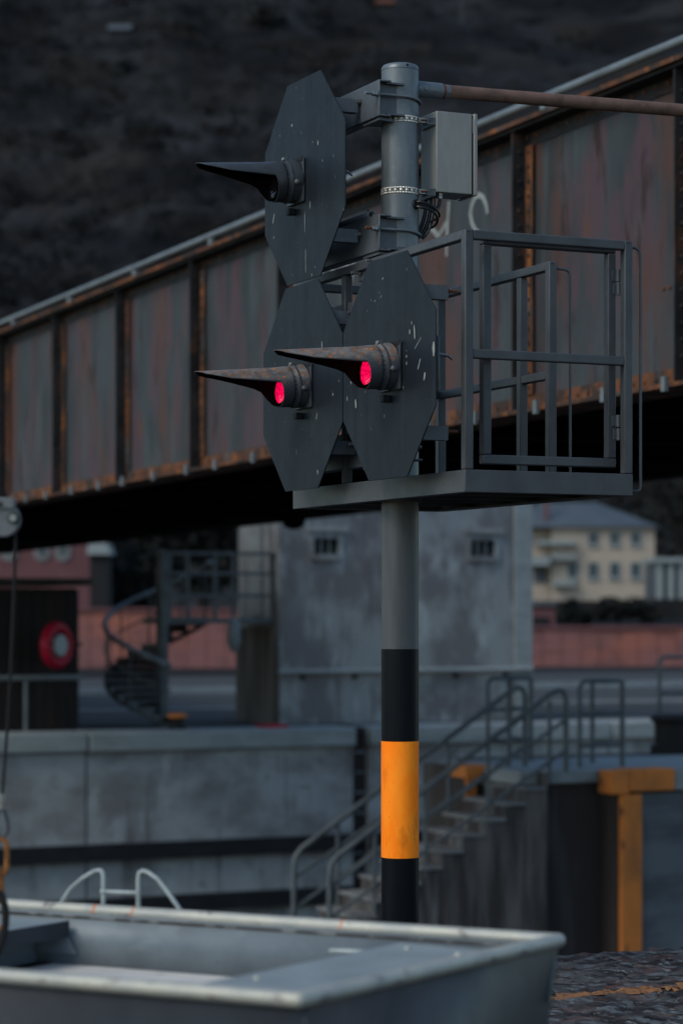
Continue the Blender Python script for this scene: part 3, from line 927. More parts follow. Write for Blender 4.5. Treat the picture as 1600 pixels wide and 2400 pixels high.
# ------------------------------------------------------------------ middle pier with stairs
UP = 16.2
ZP = -.30
VE = 9.95                    # top of the flight
t = thing('lock_pier', 'dark streaked concrete pier with a flight of steps down to the basin', 'pier', W(UP + 1, 10, -4.4))
vy0, vy1 = v_at(1453, UP), v_at(1501, UP)
vb = v_at(1296, UP)
vt0 = v_at(1170, UP)
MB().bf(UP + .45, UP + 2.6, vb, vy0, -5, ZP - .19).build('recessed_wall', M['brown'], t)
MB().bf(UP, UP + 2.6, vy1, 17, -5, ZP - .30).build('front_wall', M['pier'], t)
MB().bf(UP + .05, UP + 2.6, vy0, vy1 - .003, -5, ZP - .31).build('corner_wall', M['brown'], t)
vz = v_at(1577, UP)
MB().bf(UP - .03, UP + 2.6, vz, 17, ZP - .28, ZP).build('coping_stone', M['coping'], t, bevel=.03)
MB().bf(UP + .36, UP + 2.6, VE - .27, vy0 - .02, ZP - .18, ZP).build('coping_stone', M['coping'], t, bevel=.03)
MB().bf(UP + .31, UP + 2.6, vy0 - .02, vz - .003, ZP - .28, ZP - .004).build('coping_stone', M['coping'], t, bevel=.03)
v0g = v_at(1429, UP)
MB().bf(UP - .05, UP + .30, v0g, v_at(1470, UP), ZP - .30, ZP - .005).build('corner_guard', M['yellow'], t, bevel=.012)
MB().bf(UP - .06, UP + .30, v_at(1470, UP) + .003, vz - .01, ZP - .27, ZP + .008).build('edge_guard', M['yellow'], t, bevel=.012)
MB().bf(UP - .04, UP + .045, vy0, vy1, -5, ZP - .306).build('upright_guard', M['yellow'], t, bevel=.012)
nst = 11
rise, run = .184, .29
for k in range(nst):
    zt_ = ZP - rise * (k + 1)
    v1_ = VE - run * k
    MB().bf(UP + .12, UP + 1.25, v1_ - run - .03, v1_ + .0, zt_ - .045, zt_).build('step', M['tread'], t, bevel=.008)
    MB().bf(UP + .15, UP + 1.22, v1_ - run, v1_ - .002, -5, zt_ - .048).build('step_block', M['streak'], t)
MB().bf(UP + .15, UP + 2.6, VE, vb - .003, -5, ZP - .02).build('stair_head', M['streak'], t)
MB().bf(UP + 1.28, UP + 1.34, VE - run * nst, VE - .003, -5, ZP - 3.2).build('stair_back_wall', M['wall'], t)
MB().bf(UP - .4, UP + 2.6, 3.0, VE - run * nst - .035, -5, ZP - rise * nst).build('lower_landing', M['tread'], t)
# rear part of the pier with its own ochre guard behind the steps
ur = UP + 1.36
va, vb2 = v_at(1093, ur - .06), v_at(1160, ur - .06)
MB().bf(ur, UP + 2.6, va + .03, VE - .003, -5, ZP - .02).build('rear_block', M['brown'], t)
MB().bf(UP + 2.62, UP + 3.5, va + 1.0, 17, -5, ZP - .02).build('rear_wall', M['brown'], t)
MB().bf(ur - .06, ur + .5, va, vb2, ZP - .145, ZP + .012).build('rear_edge_guard', M['yellow'], t, bevel=.01)
MB().bf(ur - .06, ur - .003, va, va + .15, -.98, ZP - .148).build('rear_upright_guard', M['yellow'], t, bevel=.01)
MB().bf(ur + .02, UP + 2.6, vb2 + .004, VE - .28, ZP - .019, ZP - .002).build('rear_coping', M['coping'], t)


def rail_run(name, label, u, v_top, v_bot, group):
    zt0 = .72
    sl_ = rise / run
    zbt = zt0 - (v_top - v_bot) * sl_
    t = thing(name, label, 'railing', W(u, v_top, ZP), group)
    rad = .037
    path = [W(u, v_top + .05, ZP - .02), W(u, v_top + .05, zt0 - .12), W(u, v_top + .02, zt0 - .03), W(u, v_top - .06, zt0 - .01)]
    nseg = 10
    for k in range(nseg + 1):
        f = k / nseg
        path.append(W(u, v_top - .16 - (v_top - .16 - v_bot) * f, zt0 - .05 - (zt0 - .05 - zbt) * f))
    path += [W(u, v_bot - .08, zbt - .10), W(u, v_bot - .10, zbt - .25), W(u, v_bot - .10, zbt - 1.05)]
    MB().tube(path, rad, 10).build('handrail', M['rail_dim'], t)
    for off in (.36, .74):
        MB().tube([W(u, v_top + .05, zt0 - .02 - off), W(u, v_bot - .10, zbt - off)], .024, 8).build('middle_rail', M['rail_dim'], t)
    for f in (.06, .34, .62, .84):
        vv = v_top + (v_bot - v_top) * f
        zz = zt0 - .03 + (zbt - zt0) * f
        MB().tube([W(u, vv, zz), W(u, vv, zz - 1.02)], .028, 8).build('post', M['rail_dim'], t)


rail_run('stair_railing', 'grey pipe railing on the near side of the pier steps', UP + .16, v_at(1318, UP + .16), v_at(790, UP + .16), 'pipe railings of the pier steps')
rail_run('stair_railing', 'grey pipe railing on the far side of the pier steps', UP + 1.22, v_at(1222, UP + 1.22), v_at(706, UP + 1.22), 'pipe railings of the pier steps')


def guard(label, u, px0, px1, ytop, ybase, depth):
    v0_, v1_ = v_at(px0, u), v_at(px1, u)
    dd = (W(u, v0_)).y
    zt_ = z_at(ytop, dd)
    zb0 = ZP
    t = thing('guard_rail', label, 'guard rail', W(u, (v0_ + v1_) / 2, zb0), 'bent pipe guard rails on the pier')
    path = [W(u, v0_, zb0), W(u, v0_, zt_ - .06), W(u, v0_ + .06, zt_), W(u, v1_ - .08, zt_), W(u + .04, v1_, zt_), W(u + depth, v1_ + .02, zt_), W(u + depth + .04, v1_ + .02, zt_ - .06), W(u + depth + .04, v1_ + .02, zb0)]
    MB().tube(path, .030, 10).build('top_rail', M['rail_dim'], t)
    for q in (.38, .75):
        zz = zb0 + (zt_ - zb0) * (1 - q)
        MB().tube([W(u, v0_, zz), W(u, v1_, zz), W(u + depth, v1_ + .02, zz)], .026, 8).build('middle_rail', M['rail_dim'], t)
    MB().tube([W(u, v1_, zb0), W(u, v1_, zt_)], .034, 8).build('post', M['rail_dim'], t)


guard('bent pipe guard rail standing on the coping beside the front ochre guard', UP + .7, 1358, 1458, 1598, 1800, .75)
guard('pipe guard rail behind the top of the pier steps', UP + 2.3, 1143, 1244, 1590, 1700, .6)
guard('pipe guard rail at the right edge beside the black machine', UP + 3.2, 1545, 1680, 1540, 1700, .5)
bm = W(UP + 2.9, v_at(1580, UP + 2.9), ZP)
t = thing('capstan_machine', 'squat black machine at the right edge of the pier', 'machine', bm)
MB().rev(bm, (0, 0, 1), [(0, .34), (.1, .34), (.14, .28), (.42, .28), (.46, .34), (.52, .34), (.55, .26)], 20).build('drum', M['dark'], t)
MB().rev(bm + Vector((.5, .1, 0)), (0, 0, 1), [(0, .25), (.64, .25), (.68, .20)], 16).build('housing', M['dark'], t)

# ================================================================== GIRDER BRIDGE
VB = 4.5


def bz(u):                       # underside of the girder, dipping slightly to the left
    return 3.234 - .0094 * (u - 5.26)


def bbox(mb, u0, u1, v0, v1, h0, h1):
    vs = []
    for hh in (h0, h1):
        for vv in (v0, v1):
            for uu in (u0, u1):
                vs.append(W(uu, vv, bz(uu) + hh))
    mb.add(vs, [(0, 1, 3, 2), (4, 6, 7, 5), (0, 4, 5, 1), (2, 3, 7, 6), (0, 2, 6, 4), (1, 5, 7, 3)])
    return mb


HB = 2.30
US = [4.57 - 2.37 + 2.37 * k for k in range(0, 15)]       # stiffener positions
U0, U1 = US[0], US[-1]
br = thing('girder_bridge', 'rusty riveted plate girder bridge crossing behind the signals', 'bridge', W((U0 + U1) / 2, VB + 2.5, bz(12)))
for k in range(len(US) - 1):
    bbox(MB(), US[k] + .004, US[k + 1] - .004, VB, VB + .03, .13, HB - .17).build('web_panel', M['web'], br)
# flanges: plate plus the angle legs on the web
bbox(MB(), U0, U1, VB - .20, VB + .22, HB - .035, HB).build('top_flange', M['rust'], br)
bbox(MB(), U0, U1, VB - .016, VB - .002, HB - .165, HB - .038).build('top_angle', M['rust_dark'], br)
bbox(MB(), U0, U1, VB - .16, VB - .018, HB - .060, HB - .038).build('top_angle_leg', M['rust_dark'], br)
bbox(MB(), U0, U1, VB - .20, VB + .22, 0, .03).build('bottom_flange', M['rust'], br)
bbox(MB(), U0, U1, VB - .018, VB - .002, .033, .16).build('bottom_angle', M['rust'], br)
for k in range(len(US)):
    u = US[k]
    for sgn in (0,):
        s_ = MB()
        bbox(s_, u - .115, u - .008, VB - .034, VB - .020, .165, HB - .17)
        so_ = s_.build('stiffener_angle', M['rust'], br)
        s2 = MB()
        bbox(s2, u - .005, u + .014, VB - .150, VB - .003, .036, HB - .066)
        s2.build('stiffener_leg', M['rust_dark'], br)
        s3 = MB()
        bbox(s3, u + .018, u + .11, VB - .030, VB - .004, .165, HB - .17)
        s3.build('stiffener_angle', M['rust_dark'], br)
    if k < 12:
        rv = MB()
        for q in range(17):
            hh = .22 + q * (HB - .44) / 16
            rv.rev(W(u - .06, VB - .034, bz(u) + hh), -V, [(0, .019), (.010, .015), (.014, .006)], 8)
            rv.rev(W(u - .006, VB - .09, bz(u) + hh), -U, [(0, .018), (.010, .014), (.013, .006)], 8)
        stuff(rv.build('rivet_row', M['rust_dark'], br))
rv = MB()
n_ = int((20 - U0) / .16)
for q in range(n_):
    u = U0 + .1 + q * .16
    rv.rev(W(u, VB - .018, bz(u) + .10), -V, [(0, .020), (.012, .016), (.016, .006)], 8)
    rv.rev(W(u, VB - .016, bz(u) + HB - .10), -V, [(0, .020), (.012, .016), (.016, .006)], 8)
stuff(rv.build('flange_rivets', M['rust'], br))
for q in range(20):
    u = U0 + .35 + q * .95 + (q % 3) * .06
    b1 = MB()
    bbox(b1, u, u + .05, VB - .232, VB - .203, -.03, .075)
    b1.build('flange_clip', M['rail'], br)
for (px, py) in ((1556, 675), (1571, 673), (1585, 670)):
    q = on_v(px, py, VB - .001)
    MB().rev(q, -V, [(0, .018), (.012, .014), (.016, .005)], 8).build('bolt_head', M['bolt_rust'], br)
# deck, cross beams, far girder
bbox(MB(), U0, U1 + 15, VB + .25, VB + 4.75, .30, .42).build('deck', M['under_shade'], br)
bbox(MB(), U0, U1 + 15, VB + 4.9, VB + 5.25, .0, HB - .3).build('far_girder', M['under_shade'], br)
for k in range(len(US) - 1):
    bbox(MB(), US[k] - .08, US[k] + .08, VB + .25, VB + 4.88, .03, .296).build('cross_beam', M['under_shade'], br)
bbox(MB(), U1, U1 + 15, VB - .2, VB + .22, 0, HB).build('end_girder', M['rust_dark'], br)
q = on_v(688, 1225, VB + 4.95)
MB().rev(q + Vector((0, 0, -.10)), (0, 0, 1), [(0, .06), (.05, .16), (.30, .20)], 9).build('bearing_block', M['under_shade'], br)
# railing tube on top
rt = MB()
rt.tube([W(u, VB - .02, bz(u) + HB + .165) for u in (U0, 8, 14, 20, U1, U1 + 12)], .034, 12)
rt.build('handrail', M['rail'], br)
for u in US:
    s_ = MB()
    bbox(s_, u - .33, u - .25, VB - .04, VB - .0, HB + .003, HB + .150)
    bbox(s_, u - .38, u - .24, VB + .003, VB + .09, HB + .003, HB + .06)
    s_.build('rail_post', M['rail'], br)


# graffiti strokes sprayed on the web
def stroke(pts, wdt):
    P = [on_v(a, b_, VB - .0045) for a, b_ in pts]
    m_ = MB()
    vs, fs = [], []
    for i, p in enumerate(P):
        tg = (P[min(i + 1, len(P) - 1)] - P[max(i - 1, 0)]).normalized()
        nn = tg.cross(V).normalized() * wdt * (.6 + .4 * math.sin(math.pi * (i + .5) / len(P)))
        vs += [p + nn, p - nn]
    for i in range(len(P) - 1):
        fs.append((2 * i, 2 * i + 1, 2 * i + 3, 2 * i + 2))
    m_.add(vs, fs)
    m_.build('graffiti', M['graffiti'], br)


stroke([(1142, 500), (1139, 480), (1132, 462), (1122, 455), (1112, 462), (1105, 480), (1102, 500), (1105, 520), (1112, 536), (1122, 545)], .026)
stroke([(1052, 470), (1050, 500), (1048, 530), (1046, 560), (1046, 600)], .022)
stroke([(1046, 520), (1034, 542), (1026, 552), (1016, 540), (1006, 530)], .026)
stroke([(775, 612), (777, 630), (784, 640), (796, 638), (808, 628), (820, 612), (828, 595), (832, 578)], .024)
stroke([(828, 600), (828, 620), (826, 645), (818, 675)], .020)
stroke([(760, 618), (752, 640), (745, 660)], .024)

# ================================================================== SIGNAL MAST
DP = 10.95
mast = thing('signal_mast', 'round steel mast with black and orange bands carrying the lock signals', 'mast', W(0, 0, 0))
RP = .085
zA, zB, zC_, zT = z_at(1522, DP), z_at(1737, DP), z_at(2009, DP), z_at(152, DP)
MB().rev(W(0, 0, 0), ZZ, [(-.06, RP), (zC_ - .0015, RP)], 48).build('black_band', M['black'], mast)
MB().rev(W(0, 0, 0), ZZ, [(zC_, RP + .0006), (zB, RP + .0006)], 48).build('orange_band', M['orange'], mast)
MB().rev(W(0, 0, 0), ZZ, [(zB + .0015, RP), (zA, RP)], 48).build('black_band', M['black'], mast)
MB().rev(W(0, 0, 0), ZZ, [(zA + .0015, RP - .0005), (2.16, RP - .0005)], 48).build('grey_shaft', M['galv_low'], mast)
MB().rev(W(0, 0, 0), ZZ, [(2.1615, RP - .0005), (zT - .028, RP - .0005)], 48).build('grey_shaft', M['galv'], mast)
MB().rev(W(0, 0, 0), ZZ, [(zT - .0265, RP + .001), (zT - .014, RP - .001), (zT - .004, RP - .008), (zT, RP - .02)], 48).build('end_cap', M['galv'], mast)
d_ = (Vector((0, 0, 0)) - Vector((P0.x, P0.y, 0))).normalized()
hd = (d_ + Vector((.42, 0, 0))).normalized()
MB().rev(W(0, 0, zT - .016) + hd * (RP - .006), hd, [(0, .006), (.0065, .006)], 10).build('weep_hole', M['dark'], mast)

WV = -.155


def arm(z, u0, u1, h=.163, mt='arm'):
    a = MB()
    a.bf(u0, u1, WV, WV + .007, z - h / 2, z + h / 2)
    a.bf(u0, u1, WV + .007, WV + .062, z + h / 2 - .009, z + h / 2)
    a.bf(u0, u1, WV + .007, WV + .062, z - h / 2, z - h / 2 + .009)
    ao = a.build('bracket_arm', M[mt], mast, bevel=.0035)
    s = MB()
    s.bf(-.068, -.060, WV + .009, -.020, z - h / 2 + .014, z + h / 2 - .006)
    s.bf(-.095, -.068, WV + .045, -.022, z + h / 2 - .014, z + h / 2 - .006)
    s.bf(-.095, -.068, WV + .045, -.022, z - h / 2 + .010, z - h / 2 + .017)
    s.bf(.060, .068, WV + .009, -.020, z - h / 2 + .014, z + h / 2 - .006)
    s.build('saddle_plate', M['arm'], ao)
    g_ = MB()
    g_.prism([W(-.085, WV + .01, z - h / 2 - .002), W(.085, WV + .01, z - h / 2 - .002), W(.06, -.05, z - h / 2 - .002), W(-.06, -.05, z - h / 2 - .002)], (0, 0, -.012))
    g_.build('saddle_foot', M['arm'], ao)
    # u-bolt round the far side of the mast, legs through the web
    rr = RP + .0075
    path = [W(-rr, WV - .055, z + .018), W(-rr, -.02, z + .018)]
    for k in range(0, 13):
        a_ = math.pi * k / 12
        path.append(W(-rr * math.cos(a_), rr * math.sin(a_), z + .018 - .012 * math.sin(a_)))
    path += [W(rr, -.02, z + .018), W(rr, WV - .055, z + .018)]
    ub = MB().tube(path, .0072, 10).build('u_bolt', M['galv'], ao)
    for sx in (-1, 1):
        MB().rev(W(sx * rr, WV - .002, z + .018), -V, [(0, .017), (.003, .017)], 14).build('washer', M['bolt'], ao)
        MB().rev(W(sx * rr, WV - .006, z + .018), -V, [(0, .0135), (.013, .0135)], 6).build('nut', M['bolt'], ao)
        MB().rev(W(sx * rr, WV - .020, z + .018), -V, [(0, .0125), (.011, .0125)], 6).build('nut', M['bolt'], ao)
        MB().rev(W(sx * rr, WV - .032, z + .018), -V, [(0, .0078), (.030, .0078)], 10).build('thread_end', M['bolt_rust'] if (sx < 0 and z < 3.6) else M['bolt'], ao)
    return ao


arm(3.960, -.105, .80)
arm(3.358, -.105, .80)
arm(3.000, -.42, .80)
arm(2.400, -.42, .80)
b_ = MB().bf(-.11, .14, -.145, -.075, 3.165, 3.255).build('clamp_plate', M['arm'], mast, bevel=.003)
for uu, zz in ((-.06, 3.235), (.10, 3.20)):
    MB().rev(W(uu, -.147, zz), -V, [(0, .011), (.012, .011), (.0125, .007), (.05, .007)], 8).build('nut', M['bolt'], b_)
MB().bf(-.10, -.092, -.06, .0, 3.21, 3.30).build('clamp_tab', M['arm'], b_)
# conduit lying along the second arm
cz = 3.358 + .0815 + .016
cd = MB()
cd.tube([W(.02, WV + .022, cz), W(.80, WV + .022, cz)], .0155, 14, caps=False)
cd.build('conduit', M['arm'], mast, solid=.004)
MB().tube([W(.05, WV + .022, cz + .004), W(.06, WV + .022, cz + .030)], .003, 6).build('cable_tie', M['rubber'], mast)


# ------------------------------------------------------------------ signal lights
def signal(label, uc, z, wd_, hh, hood_u, hood_len, yaw, lit, rusty, chips):
    t = thing('signal_light', label, 'signal light', W(uc, -.30, z), 'hooded lock signals on the mast')
    ca, sa = math.cos(R(yaw)), math.sin(R(yaw))
    # board frame: a along the board (towards far left), n out of its face
    A_ = (U * ca + V * sa)
    Nn = (-V * ca + U * sa)
    O = W(uc, -.30, z)
    hw, h2 = wd_ / 2, hh / 2
    cx, cz_ = hw * .414, h2 * .414
    poly = [(-hw, -cz_), (-cx, -h2), (cx, -h2), (hw, -cz_), (hw, cz_), (cx, h2), (-cx, h2), (-hw, cz_)]
    bd = MB().prism([O + A_ * a + ZZ * b_ for a, b_ in poly], -Nn * .006)
    bo = bd.build('backboard', M['board'], t, bevel=.0015)
    # white chipped scratches of their own shape
    ch = MB()
    for (a, b_, l, w_, ang) in chips:
        dr = A_ * math.sin(R(ang)) + ZZ * math.cos(R(ang))
        sd = Nn.cross(dr)
        c0 = O + A_ * a + ZZ * b_ + Nn * .0022
        n_ = 6
        ring = []
        for k in range(n_):
            f = -1 + 2 * k / (n_ - 1)
            ring.append(c0 + dr * l / 2 * f + sd * (w_ * (.35 + .65 * math.cos(f * 1.3)) * random.uniform(.6, 1.2)))
        for k in range(n_ - 1, -1, -1):
            f = -1 + 2 * k / (n_ - 1)
            ring.append(c0 + dr * l / 2 * f - sd * (w_ * (.35 + .65 * math.cos(f * 1.3)) * random.uniform(.6, 1.2)))
        ch.add(ring, [tuple(range(len(ring)))])
    stuff(ch.build('paint_chips', M['chip'], bo))
    # stiffening channels and mounting brackets behind
    for s_ in (-.13, .13):
        c = O + A_ * s_ - Nn * .018
        MB().hexa(c, A_ * .02, Nn * .011, ZZ * (h2 - .05)).build('stiffener', M['arm'], t)
    for zz in (.29, -.30):
        for s_ in (-.30, .26):
            c = O + A_ * s_ - Nn * .068 + ZZ * zz
            br_ = MB().hexa(c, A_ * .022, Nn * .060, ZZ * .03).build('mounting_bracket', M['arm'], t)
            MB().rev(c - Nn * .06 + ZZ * .01, -Nn, [(0, .012), (.012, .012), (.013, .007), (.055, .006)], 8).build('bolt', M['bolt_rust'], br_)
    hx = O + A_ * (hood_u - uc)
    rb = MB().hexa(hx - Nn * .085, A_ * .15, Nn * .075, ZZ * .13).build('rear_housing', M['hood'], t, bevel=.02)
    MB().hexa(hx - Nn * .172 - A_ * .05, A_ * .02, Nn * .010, ZZ * .10).build('latch', M['dark'], rb, bevel=.006)
    MB().tube([hx - Nn * .168 + ZZ * .05 - A_ * .1, hx - Nn * .215 + ZZ * .045 - A_ * .1, hx - Nn * .235 + ZZ * .03 - A_ * .1], [.008, .007, .004], 8).build('wing_nut', M['bolt'], rb)
    # square flange and slot
    fl = MB().hexa(hx + Nn * .008 - ZZ * .004, A_ * .096, Nn * .006, ZZ * .101).build('flange', M['hood'], t, bevel=.004)
    MB().hexa(hx + Nn * .0155 + ZZ * .094 - A_ * .045, A_ * .05, Nn * .0012, ZZ * .010).build('slot', M['dark'], fl)
    MB().hexa(hx + Nn * .02 - ZZ * .137 + A_ * .03, A_ * .018, Nn * .018, ZZ * .015).build('lug', M['dark'], fl, bevel=.003)
    # housing drum with the faceted collar and clamp ring, tilted down five degrees
    til = R(5.0)
    Dn = (Nn * math.cos(til) - ZZ * math.sin(til)).normalized()
    Up = (ZZ * math.cos(til) + Nn * math.sin(til)).normalized()
    mt = M['hood_rust'] if rusty else M['hood']
    MB().rev(hx + Nn * .012, Dn, [(0, .101), (.055, .099), (.062, .0945), (.075, .0945)], 28).build('drum', mt, t, bevel=.002)
    rg = MB().rev(hx + Nn * .012, Dn, [(.045, .1002), (.046, .1022), (.053, .1022), (.054, .0995)], 28, caps=False).build('clamp_ring', M['ring'], t)
    MB().hexa(hx + Dn * .062 + Up * .104 + A_ * -.015, A_ * .012, Dn * .012, Up * .007).build('clamp_screw', M['bolt'], rg, bevel=.002)
    MB().rev(hx + Dn * .05 - A_ * .099 - Up * .015, -A_, [(0, .012), (.014, .012), (.016, .007), (.022, .007)], 8).build('side_screw', M['bolt'], rg)
    # visor: a tube cut away to a long pointed upper lip
    L0, LT = .070, hood_len
    NEAR = [(.0, 180), (.236, 180), (.242, 150), (.250, 115), (.260, 92), (.272, 80), (.40, 74), (.57, 67), (.725, 60), (.85, 47), (.94, 35), (.97, 22), (1.0, 9)]
    FAR = [(.0, 180), (.255, 180), (.266, 163), (.282, 135), (.305, 114), (.330, 99), (.39, 89), (.50, 78), (.72, 57), (.85, 45), (.94, 34), (.97, 22), (1.0, 9)]

    def half(s_, KEY):
        q = s_ / LT
        for (a0, h0), (a1, h1) in zip(KEY, KEY[1:]):
            if q <= a1:
                return h0 + (h1 - h0) * (q - a0) / (a1 - a0)
        return KEY[-1][1]
    ss = [L0, .085, .095] + [LT * q for q in (.205, .236, .239, .242, .246, .250, .255, .260, .266, .272, .282, .293, .305, .318, .330, .36, .39, .43, .46, .50, .55, .60, .66, .72, .78, .85, .90, .94, .955, .97, .985, 1.0)]
    nphi = 32
    vis = MB()
    vs, fs = [], []
    for s_ in ss:
        hn_, hf_ = half(s_, NEAR), half(s_, FAR)
        q = (s_ - L0) / (LT - L0)
        rad = .0945 - .003 * min(1, max(0, (s_ - .1) / .05)) - .003 * q
        for k in range(nphi + 1):
            ph = R(-hn_ + (hn_ + hf_) * k / nphi)
            vs.append(hx + Nn * .012 + Dn * (s_) + Up * (rad * math.cos(ph) + .004 * q) + A_ * (rad * math.sin(ph)))
    m_ = nphi + 1
    for i in range(len(ss) - 1):
        for k in range(nphi):
            fs.append((i * m_ + k, i * m_ + k + 1, (i + 1) * m_ + k + 1, (i + 1) * m_ + k))
    vis.add(vs, fs)
    vo = vis.build('visor', mt, t, sharp=60)
    vo.data.materials.append(M['hood_in'])
    sm = vo.modifiers.new('solid', 'SOLIDIFY')
    sm.thickness = .0035
    sm.offset = -1
    sm.material_offset = 1
    sm.material_offset_rim = 0
    # lens bowl
    Dl = (Nn * math.cos(R(14)) + ZZ * math.sin(R(14))).normalized()
    lc0 = hx + Nn * .012 + Dn * .088
    ln_ = MB().rev(lc0, Dl, [(0, .0800), (.006, .0800), (.008, .0740), (.013, .0735), (.0145, .062), (.020, .0615), (.0215, .048), (.026, .0475), (.027, .030), (.030, .0295), (.032, .004)], 28)
    lo = ln_.build('lens', M['lens_on'] if lit else M['lens_off'], t, sharp=20)
    MB().rev(lc0, Dl, [(-.006, .0855), (.010, .0855), (.010, .0805), (-.006, .0805)], 28, caps=False).build('lens_seat', M['hood_in'], lo)
    return t


def rchips(n, seed):
    r_ = random.Random(seed)
    out = []
    for _ in range(n):
        out.append((r_.uniform(-.40, .40) * .9, r_.uniform(-.36, .40), r_.choice([.003, .004, .006, .012]), r_.uniform(.0010, .0022), r_.gauss(0, 8)))
    return out


c1 = rchips(10, 1) + [(-.02, -.20, .095, .0028, 1), (-.03, -.38, .11, .0026, 0), (-.17, .14, .022, .006, 0), (.13, .275, .012, .008, 0), (-.08, -.13, .036, .004, 0),
                      (.35, -.13, .05, .005, -25), (-.10, -.455, .012, .004, 0), (-.22, .05, .01, .004, 0)]
c2 = rchips(6, 2) + [(-.24, .165, .045, .005, 2), (-.06, .155, .03, .003, 0), (-.36, -.065, .014, .005, 0), (-.18, -.15, .03, .004, -20), (.05, -.30, .03, .002, 5), (-.30, .08, .02, .003, 0)]
c3 = rchips(8, 3) + [(-.22, .13, .02, .006, 0), (-.24, .165, .014, .004, 0), (-.265, .125, .06, .006, 8), (-.30, .075, .075, .0022, -55), (-.36, -.07, .035, .008, -20), (-.31, -.015, .05, .005, -30),
                      (-.445, .035, .06, .012, 0), (.32, -.13, .04, .008, 5), (.37, -.03, .02, .006, 0), (.24, -.04, .022, .005, 0), (-.19, .03, .012, .005, 0), (-.19, .0, .014, .004, 0), (.12, .30, .018, .002, -70),
                      (.06, .312, .018, .002, -60), (.41, -.10, .02, .005, 0)]
signal('upper octagonal signal light with clean dark hood and unlit lens', .405, 3.665, .925, .940, 0.475, .485, 0.0, False, False, c1)
signal('lower signal light further from the platform corner with glowing crimson lens', .430, 2.706, .915, .956, .390, .522, 0, True, True, c2)
signal('lower signal light nearest the platform corner with scratched board and glowing lens', -.495, 2.710, .915, .956, -.545, .528, 0, True, True, c3)

# ------------------------------------------------------------------ junction box and its straps
jb = thing('junction_box', 'brushed stainless junction box strapped to the mast top', 'junction box', W(-.01, .245, 3.567))
zb0, zb1 = 3.562, 3.930
MB().bf(-.085, .075, .142, .323, zb0, zb1).build('box_body', M['steel'], jb, bevel=.004)
MB().bf(-.080, .070, .324, .330, zb0 + .006, zb1 - .006).build('seal', M['dark'], jb)
MB().bf(-.088, .078, .331, .350, zb0 - .004, zb1 + .002).build('lid', M['steel'], jb, bevel=.004)
MB().bf(-.0875, -.0855, .3245, .3295, zb1 - .09, zb1 - .02).build('hinge', M['steel'], jb)
for zs in (z_at(275, DP - .09), z_at(443, DP - .09)):
    st = MB()
    n_ = 20
    r_in, h_ = RP + .0012, .0145
    a0 = 0

    def sp(k, z):
        a = 2 * math.pi * k / (n_ * 2)
        return W(r_in * math.cos(a) * 1.0, r_in * math.sin(a), z)
    for k in range(n_ * 2):
        k2 = (k + 1) % (2 * n_)
        for (za, zb2) in ((zs - h_, zs - h_ * .48), (zs + h_ * .48, zs + h_)):
            n0 = len(st.v)
            st.v.extend([tuple(sp(k, za)), tuple(sp(k2, za)), tuple(sp(k2, zb2)), tuple(sp(k, zb2))])
            st.f.append((n0, n0 + 1, n0 + 2, n0 + 3))
        if k % 2 == 0:
            n0 = len(st.v)
            st.v.extend([tuple(sp(k, zs - h_ * .48)), tuple(sp(k2, zs - h_ * .48)), tuple(sp(k2, zs + h_ * .48)), tuple(sp(k, zs + h_ * .48))])
            st.f.append((n0, n0 + 1, n0 + 2, n0 + 3))
    so_ = st.build('strap', M['strap_steel'], jb, solid=.0022)
    MB().bf(-.072, -.050, .062, .098, zs - .012, zs + .012).build('strap_buckle', M['bolt'], so_, bevel=.002)
    MB().tube([W(-.077, .070, zs), W(-.077, .100, zs + .002)], .0045, 8).build('strap_screw', M['bolt_rust'], so_)
    k_ = MB()
    k_.bf(-.080, -.074, .098, .140, zs - .016, zs - .010)
    k_.bf(-.080, -.074, .098, .140, zs + .010, zs + .016)
    k_.bf(-.080, -.030, .098, .104, zs - .016, zs + .016)
    k_.bf(-.080, .060, .1345, .1405, zs - .018, zs + .018)
    k_.build('box_bracket', M['arm'], jb, bevel=.0015)
hole = W(-.075, .045, 3.500)
hn = ((hole - W(0, 0, 3.5))).normalized()
hc = W(0, 0, 3.5) + hn * (RP - .008)
MB().rev(hc, hn, [(0, .021), (.0095, .021)], 18).build('cable_hole', M['dark'], jb)
MB().tube([hc + hn * .0105 + (ZZ * math.cos(a) + hn.cross(ZZ) * math.sin(a)) * .0205 for a in [2 * math.pi * k / 20 for k in range(20)]], .0032, 6, closed=True).build('grommet', M['rubber'], jb)
gl = W(-.055, .175, zb0)
glo = MB().rev(gl, -ZZ, [(.001, .014), (.010, .014), (.012, .011), (.024, .011), (.026, .009)], 8).build('cable_gland', M['bolt'], jb)


def bez(pts, n=18):
    P = [Vector(p) for p in pts]
    out = []
    for i in range(n + 1):
        q = list(P)
        f = i / n
        while len(q) > 1:
            q = [q[k].lerp(q[k + 1], f) for k in range(len(q) - 1)]
        out.append(q[0])
    return out


